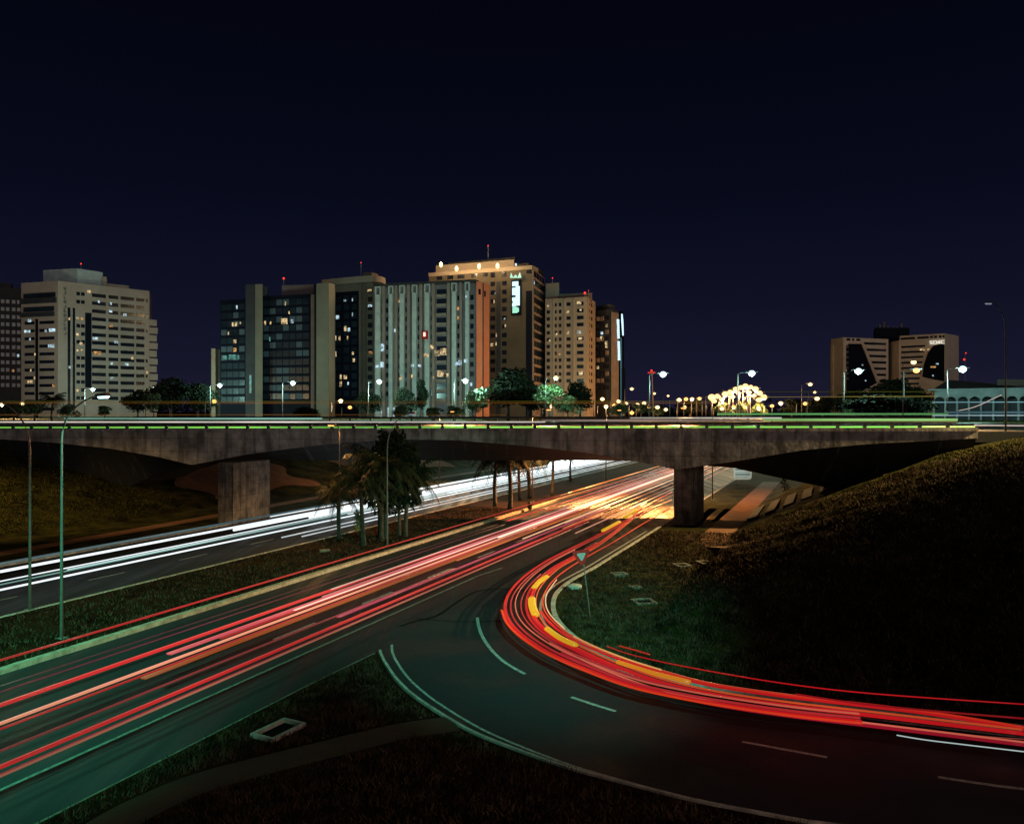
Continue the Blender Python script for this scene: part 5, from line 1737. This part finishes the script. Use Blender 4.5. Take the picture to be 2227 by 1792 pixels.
for a in [
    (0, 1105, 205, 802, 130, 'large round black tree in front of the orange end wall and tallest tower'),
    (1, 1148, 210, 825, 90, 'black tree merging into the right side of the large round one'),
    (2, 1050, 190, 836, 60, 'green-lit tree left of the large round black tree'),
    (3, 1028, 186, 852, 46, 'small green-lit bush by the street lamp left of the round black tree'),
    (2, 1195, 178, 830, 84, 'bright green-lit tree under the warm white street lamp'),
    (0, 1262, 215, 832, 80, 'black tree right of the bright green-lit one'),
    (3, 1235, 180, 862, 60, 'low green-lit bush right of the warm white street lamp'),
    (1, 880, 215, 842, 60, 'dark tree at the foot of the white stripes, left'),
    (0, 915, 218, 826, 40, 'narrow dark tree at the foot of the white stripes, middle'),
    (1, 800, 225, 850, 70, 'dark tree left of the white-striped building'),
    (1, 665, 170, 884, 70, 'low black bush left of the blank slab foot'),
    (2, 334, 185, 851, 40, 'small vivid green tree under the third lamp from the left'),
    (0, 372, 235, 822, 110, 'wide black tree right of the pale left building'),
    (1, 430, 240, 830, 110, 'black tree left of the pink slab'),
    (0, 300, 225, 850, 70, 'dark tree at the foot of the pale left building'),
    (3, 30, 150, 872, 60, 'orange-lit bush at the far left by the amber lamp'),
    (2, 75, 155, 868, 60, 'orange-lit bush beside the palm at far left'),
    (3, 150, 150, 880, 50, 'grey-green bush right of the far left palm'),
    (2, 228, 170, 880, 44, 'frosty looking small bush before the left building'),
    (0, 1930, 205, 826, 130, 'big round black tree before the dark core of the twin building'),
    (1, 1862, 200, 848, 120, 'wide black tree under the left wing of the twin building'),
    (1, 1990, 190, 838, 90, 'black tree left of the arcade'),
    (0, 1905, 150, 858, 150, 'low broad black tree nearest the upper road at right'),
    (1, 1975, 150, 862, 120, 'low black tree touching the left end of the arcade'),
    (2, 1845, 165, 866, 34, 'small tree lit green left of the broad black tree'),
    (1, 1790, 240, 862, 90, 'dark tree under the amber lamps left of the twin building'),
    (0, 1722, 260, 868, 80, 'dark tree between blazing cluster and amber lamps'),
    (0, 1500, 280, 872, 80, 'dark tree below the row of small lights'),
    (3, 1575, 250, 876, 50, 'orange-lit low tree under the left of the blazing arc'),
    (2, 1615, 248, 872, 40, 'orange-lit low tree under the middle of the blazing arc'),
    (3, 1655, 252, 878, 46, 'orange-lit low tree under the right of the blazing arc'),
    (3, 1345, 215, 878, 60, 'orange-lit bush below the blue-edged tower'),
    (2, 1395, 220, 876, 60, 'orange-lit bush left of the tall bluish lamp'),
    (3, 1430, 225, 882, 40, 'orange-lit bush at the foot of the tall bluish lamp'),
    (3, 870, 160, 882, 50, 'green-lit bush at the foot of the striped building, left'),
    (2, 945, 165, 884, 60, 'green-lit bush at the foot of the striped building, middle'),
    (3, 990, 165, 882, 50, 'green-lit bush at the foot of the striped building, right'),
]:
    put_tree(*a[:5], a[5], GTR)
tl_ = MB()
rr = random.Random(77)
for k in range(60):
    px = -40 + k * 40
    Y = 420 + rr.uniform(-40, 120)
    x, y = W(px, Y)
    leaf_cloud(tl_, rr, (x, y, PLAT + 2.5), (9, 6, rr.uniform(3, 6.5)), 150, 1.1)
tag(tl_.build('distant_wood', M['leaf_dark']), 'black mass of far trees along the skyline', 'wood', kind='stuff')

# palms
def frond(mb, rr, base, az, length, rise, droop, leaf=.62, nl=26):
    pts = []
    for i in range(10):
        t = i / 9
        r_ = length * (t - .12 * t * t * droop)
        z = base[2] + rise * t - droop * length * .62 * t ** 2.2
        pts.append(Vector((base[0] + math.cos(az) * r_, base[1] + math.sin(az) * r_, z)))
    mb.tube([tuple(p) for p in pts], [.035 - .003 * i for i in range(10)], 4)
    sd = Vector((-math.sin(az), math.cos(az), 0))
    for i in range(nl):
        t = .12 + .86 * i / nl
        k = t * 9
        j = min(int(k), 8)
        p = pts[j].lerp(pts[j + 1], k - j)
        d = (pts[j + 1] - pts[j]).normalized()
        L = leaf * (1 - .55 * abs(t - .45) * 1.6)
        for s in (-1, 1):
            tip = p + sd * s * L * rr.uniform(.45, .8) + d * L * .35 + Vector((0, 0, -L * rr.uniform(.35, .95)))
            wv = d * .035
            mb.quad(tuple(p - wv), tuple(p + wv), tuple(tip + wv * .4), tuple(tip - wv * .4))

def make_palm(seed, h, crown_r, nf=20, label='x', curve=.3):
    rr = random.Random(seed)
    root = thing('palm_tree', label, 'palm')
    pts, rs = [], []
    for i in range(9):
        t = i / 8
        pts.append((curve * t * t, .1 * math.sin(t * 3), h * t - .1))
        rs.append(.17 - .05 * t + (.05 if i == 0 else 0))
    MB().tube(pts, rs, 8).build('trunk', M['bark'], root, smooth=True)
    tp = pts[-1]
    mbf = MB()
    for i in range(nf):
        az = i * 2.4 + rr.uniform(-.3, .3)
        q_ = i / nf
        frond(mbf, rr, (tp[0], tp[1], tp[2] + .15), az, crown_r * rr.uniform(.8, 1.1), crown_r * (.95 - 1.15 * q_), .8 + .55 * q_)
    mbf.build('crown', M['palm_leaf'], root)
    return root
palms = [make_palm(31, 4.6, 2.9, 26), make_palm(32, 5.2, 3.0, 28), make_palm(33, 4.0, 2.6, 24)]
GP = 'palms on the median'
def put_palm(k, px, py, sc, rot, label, first=[set()]):
    x, y = G(px, py, .1)
    p = palms[k]
    if k not in first[0]:
        first[0].add(k)
        p.location, p.rotation_euler, p.scale = (x, y, .1), (0, 0, rot), (sc, sc, sc)
        p['label'] = label
        p['group'] = GP
        return p
    return copy_tree(p, (x, y, .1), rot, sc, label, GP)
put_palm(2, 738, 1171, .85, 2.0, 'thin leaning palm at the left of the near palm clump')
put_palm(0, 791, 1187, 1.05, 2.6, 'nearest palm of the clump with a thick trunk')
put_palm(1, 830, 1177, 1.12, .5, 'middle palm of the near clump, tallest crown')
put_palm(0, 882, 1167, 1.02, 0.2, 'palm at the right of the near clump with long drooping fronds')
put_palm(1, 826, 1168, 1.08, 3.6, 'palm hidden behind the middle trunk of the near clump')
put_palm(2, 1077, 1101, 1.35, 1.0, 'first palm of the far row beyond the overpass')
put_palm(2, 1109, 1106, 1.40, 4.0, 'second palm of the far row beyond the overpass')
put_palm(0, 1131, 1088, 1.15, 2.0, 'third palm of the far row beyond the overpass')
put_palm(2, 1152, 1084, 1.35, 3.0, 'fourth palm of the far row beside the thin post')
put_palm(0, 1200, 1078, 1.15, 5.0, 'last palm of the far row by the headlamp glare')
put_palm(1, 1241, 1047, 1.0, 1.0, 'small palm far down the median beyond the headlamp glare')
# palm at far left on the plateau
fp = copy_tree(palms[2], (*W(112, 160), PLAT - .2), 1.0, 1.15, 'palm silhouetted against the pink foot of the left building')
fp['group'] = 'palms behind the upper roads'
# extra foliage: the leafy mass above the near palms and small saplings
def sapling(px, py, h, wd, label, leafm='leaf', n=420, size=.10):
    rr = random.Random(int(px))
    x, y = G(px, py, .1)
    root = thing('sapling', label, 'sapling', (x, y, .1))
    MB().tube([(x, y, 0), (x + .03, y, h * .5), (x, y, h * .9)], [.04, .03, .01], 5).build('trunk', M['bark'], root)
    cb = MB()
    for i in range(5):
        leaf_cloud(cb, rr, (x + rr.uniform(-.1, .1) * wd, y, .1 + h * (.2 + .17 * i)), (wd / 2, wd / 2, h * .14), n // 5, size)
    cb.build('crown', M[leafm], root)
sapling(777, 1160, 1.9, .75, 'slender leafy sapling left of the nearest palm trunk')
sapling(1153, 1170 - 60, .9, .5, 'tiny sapling in the median grass beyond the overpass')
sapling(1708, 1086, 2.6, 1.2, 'dark leafy sapling right of the orange footpath under the overpass', 'leaf_dark')
def big_leafy(px, py, h, wd, label):
    x, y = G(px, py, .1)
    t = copy_tree(tree_protos[0], (x, y, .1), 1.3, (wd / 8, wd / 8, h / 7.8), label)
    if 'group' in t: del t['group']
    return t
big_leafy(838, 1172, 7.4, 4.6, 'leafy tree rising above the near palm clump, crown lit olive')
big_leafy(868, 1164, 6.4, 4.4, 'darker leafy tree at the right within the near palm clump')

# ---------------------------------------------------------------- give way sign
gx, gy = G(1284, 1343, .1)
gw = thing('give_way_sign', 'red-bordered white triangular give way sign on a leaning post', 'road sign', (gx, gy, .1))
ZS = 2.78
lean = -.42
MB().tube([(gx, gy, .05), (gx + lean * .8, gy, ZS + .0), (gx + lean, gy, ZS + .55)], .03, 8).build('post', M['galvanised'], gw, smooth=True)
def tri(cx, cz, r_, y0, y1, rot=.10):
    P_ = []
    for k_ in range(3):
        a = math.pi / 2 + math.pi + k_ * 2 * math.pi / 3 + rot
        for da in (-.13, .13):
            P_.append((cx + r_ * math.cos(a + da), cz + r_ * math.sin(a + da)))
    m_ = MB()
    n = len(P_)
    m_.v = [(p[0], y0, p[1]) for p in P_] + [(p[0], y1, p[1]) for p in P_]
    m_.f = [tuple(range(n)), tuple(range(2 * n - 1, n - 1, -1))] + [(i, n + i, n + (i + 1) % n, (i + 1) % n) for i in range(n)]
    return m_
scx = gx + lean - .02
tri(scx, ZS + .30, .46, gy - .05, gy - .03).build('sign_plate', M['sign_red'], gw)
tri(scx, ZS + .30, .23, gy - .056, gy - .048).build('sign_face', M['sign_grey'], gw)

# panel sign beyond the overpass
sx, sy = G(1615, 1052, .1)
ps = thing('road_sign', 'pale rounded panel sign with teal lines on two short legs beyond the overpass', 'road sign', (sx, sy, .1))
m_ = MB()
ws, hs = 1.25, 3.4
ol = []
for cx_, cz_, a0_ in ((ws - .4, .55 + .4, -90), (ws - .4, .55 + hs - .4, 0), (-ws + .4, .55 + hs - .4, 90), (-ws + .4, .55 + .4, 180)):
    for k_ in range(5):
        a = R(a0_ + k_ * 22.5)
        ol.append((sx + cx_ + .4 * math.cos(a), .1 + cz_ + .4 * math.sin(a)))
n = len(ol)
m_.v = [(p[0], sy, p[1]) for p in ol] + [(p[0], sy + .06, p[1]) for p in ol]
m_.f = [tuple(range(n)), tuple(range(2 * n - 1, n - 1, -1))] + [(i, n + i, n + (i + 1) % n, (i + 1) % n) for i in range(n)]
m_.build('sign_plate', mat('sign_panel', (0.72, 0.76, 0.76), 0.5), ps)
aimed((sx - 3.5, sy - 7, 5.5), (sx, sy, 2.4), (.75, 1.0, .95), 1500, 40)  # added spot with no lamp of its own, brightens the panel
st_ = MB()
for k_ in range(8):
    z = .95 + k_ * .34
    st_.box(sx - ws + .25, sx + ws - .25 - (.3 if k_ % 3 == 0 else 0), sy - .012, sy - .001, z, z + (.17 if k_ % 2 else .07))
st_.build('sign_lines', M['sign_teal'], ps)
for d_ in (-.55, .55):
    MB().box(sx + d_ - .06, sx + d_ + .06, sy + .01, sy + .13, .05, .75).build('leg', M['galvanised'], ps)

# ---------------------------------------------------------------- manhole frames and slabs on the grass
def frame_box(px, py, wx_, wy_, rot, label, m='old_concrete', rim=.16, h=.16, z=.10):
    x, y = G(px, py, z)
    z = max(z, height(x, y))
    root = thing('inspection_chamber', label, 'manhole', (x, y, z))
    c_, s_ = math.cos(rot), math.sin(rot)
    def q_(a, b, zz): return (x + a * c_ - b * s_, y + a * s_ + b * c_, zz)
    mf = MB()
    for (a0_, a1_, b0_, b1_) in ((-wx_, wx_, -wy_, -wy_ + rim), (-wx_, wx_, wy_ - rim, wy_), (-wx_, -wx_ + rim, -wy_ + rim, wy_ - rim), (wx_ - rim, wx_, -wy_ + rim, wy_ - rim)):
        mf.hexa([q_(a0_, b0_, z - .05), q_(a1_, b0_, z - .05), q_(a1_, b1_, z - .05), q_(a0_, b1_, z - .05)],
                [q_(a0_, b0_, z + h), q_(a1_, b0_, z + h), q_(a1_, b1_, z + h), q_(a0_, b1_, z + h)])
    mf.build('concrete_frame', M[m], root)
    MB().hexa([q_(-wx_ + rim, -wy_ + rim, z - .04), q_(wx_ - rim, -wy_ + rim, z - .04), q_(wx_ - rim, wy_ - rim, z - .04), q_(-wx_ + rim, wy_ - rim, z - .04)],
              [q_(-wx_ + rim, -wy_ + rim, z + .02), q_(wx_ - rim, -wy_ + rim, z + .02), q_(wx_ - rim, wy_ - rim, z + .02), q_(-wx_ + rim, wy_ - rim, z + .02)]).build('lid', M['dark_lid'], root)
    return root
frame_box(606, 1592, .72, .46, R(62), 'square concrete frame of a manhole in the near grass island', m='kerb', rim=.10, h=.14)
frame_box(1400, 1310, .55, .55, R(12), 'pale concrete manhole frame on the dark slope right of the give way sign', h=.1)
frame_box(1483, 1232, .48, .5, R(15), 'brownish concrete box, left one of the pair up the dark slope', h=.14)
frame_box(1532, 1226, .40, .5, R(15), 'brownish concrete box, right one of the pair up the dark slope', h=.14)
frame_box(1347, 1252, .45, .4, R(15), 'low concrete box just above the kerb right of the give way sign', h=.16)
frame_box(1382, 1279, .30, .3, R(15), 'small concrete slab between the give way sign and the pale manhole frame', h=.12)
frame_box(706, 1199, .35, .3, R(20), 'small pale slab on the median left of the palms', h=.12, rim=.2)
x, y = G(1249, 1277, .15)
tag(MB().tube([(x, y, .05), (x, y, .28), (x, y, .34)], [.42, .42, .2], 12).build('concrete_ring', M['kerb'], smooth=False), 'round white concrete ring beside the nose kerb', 'concrete ring')
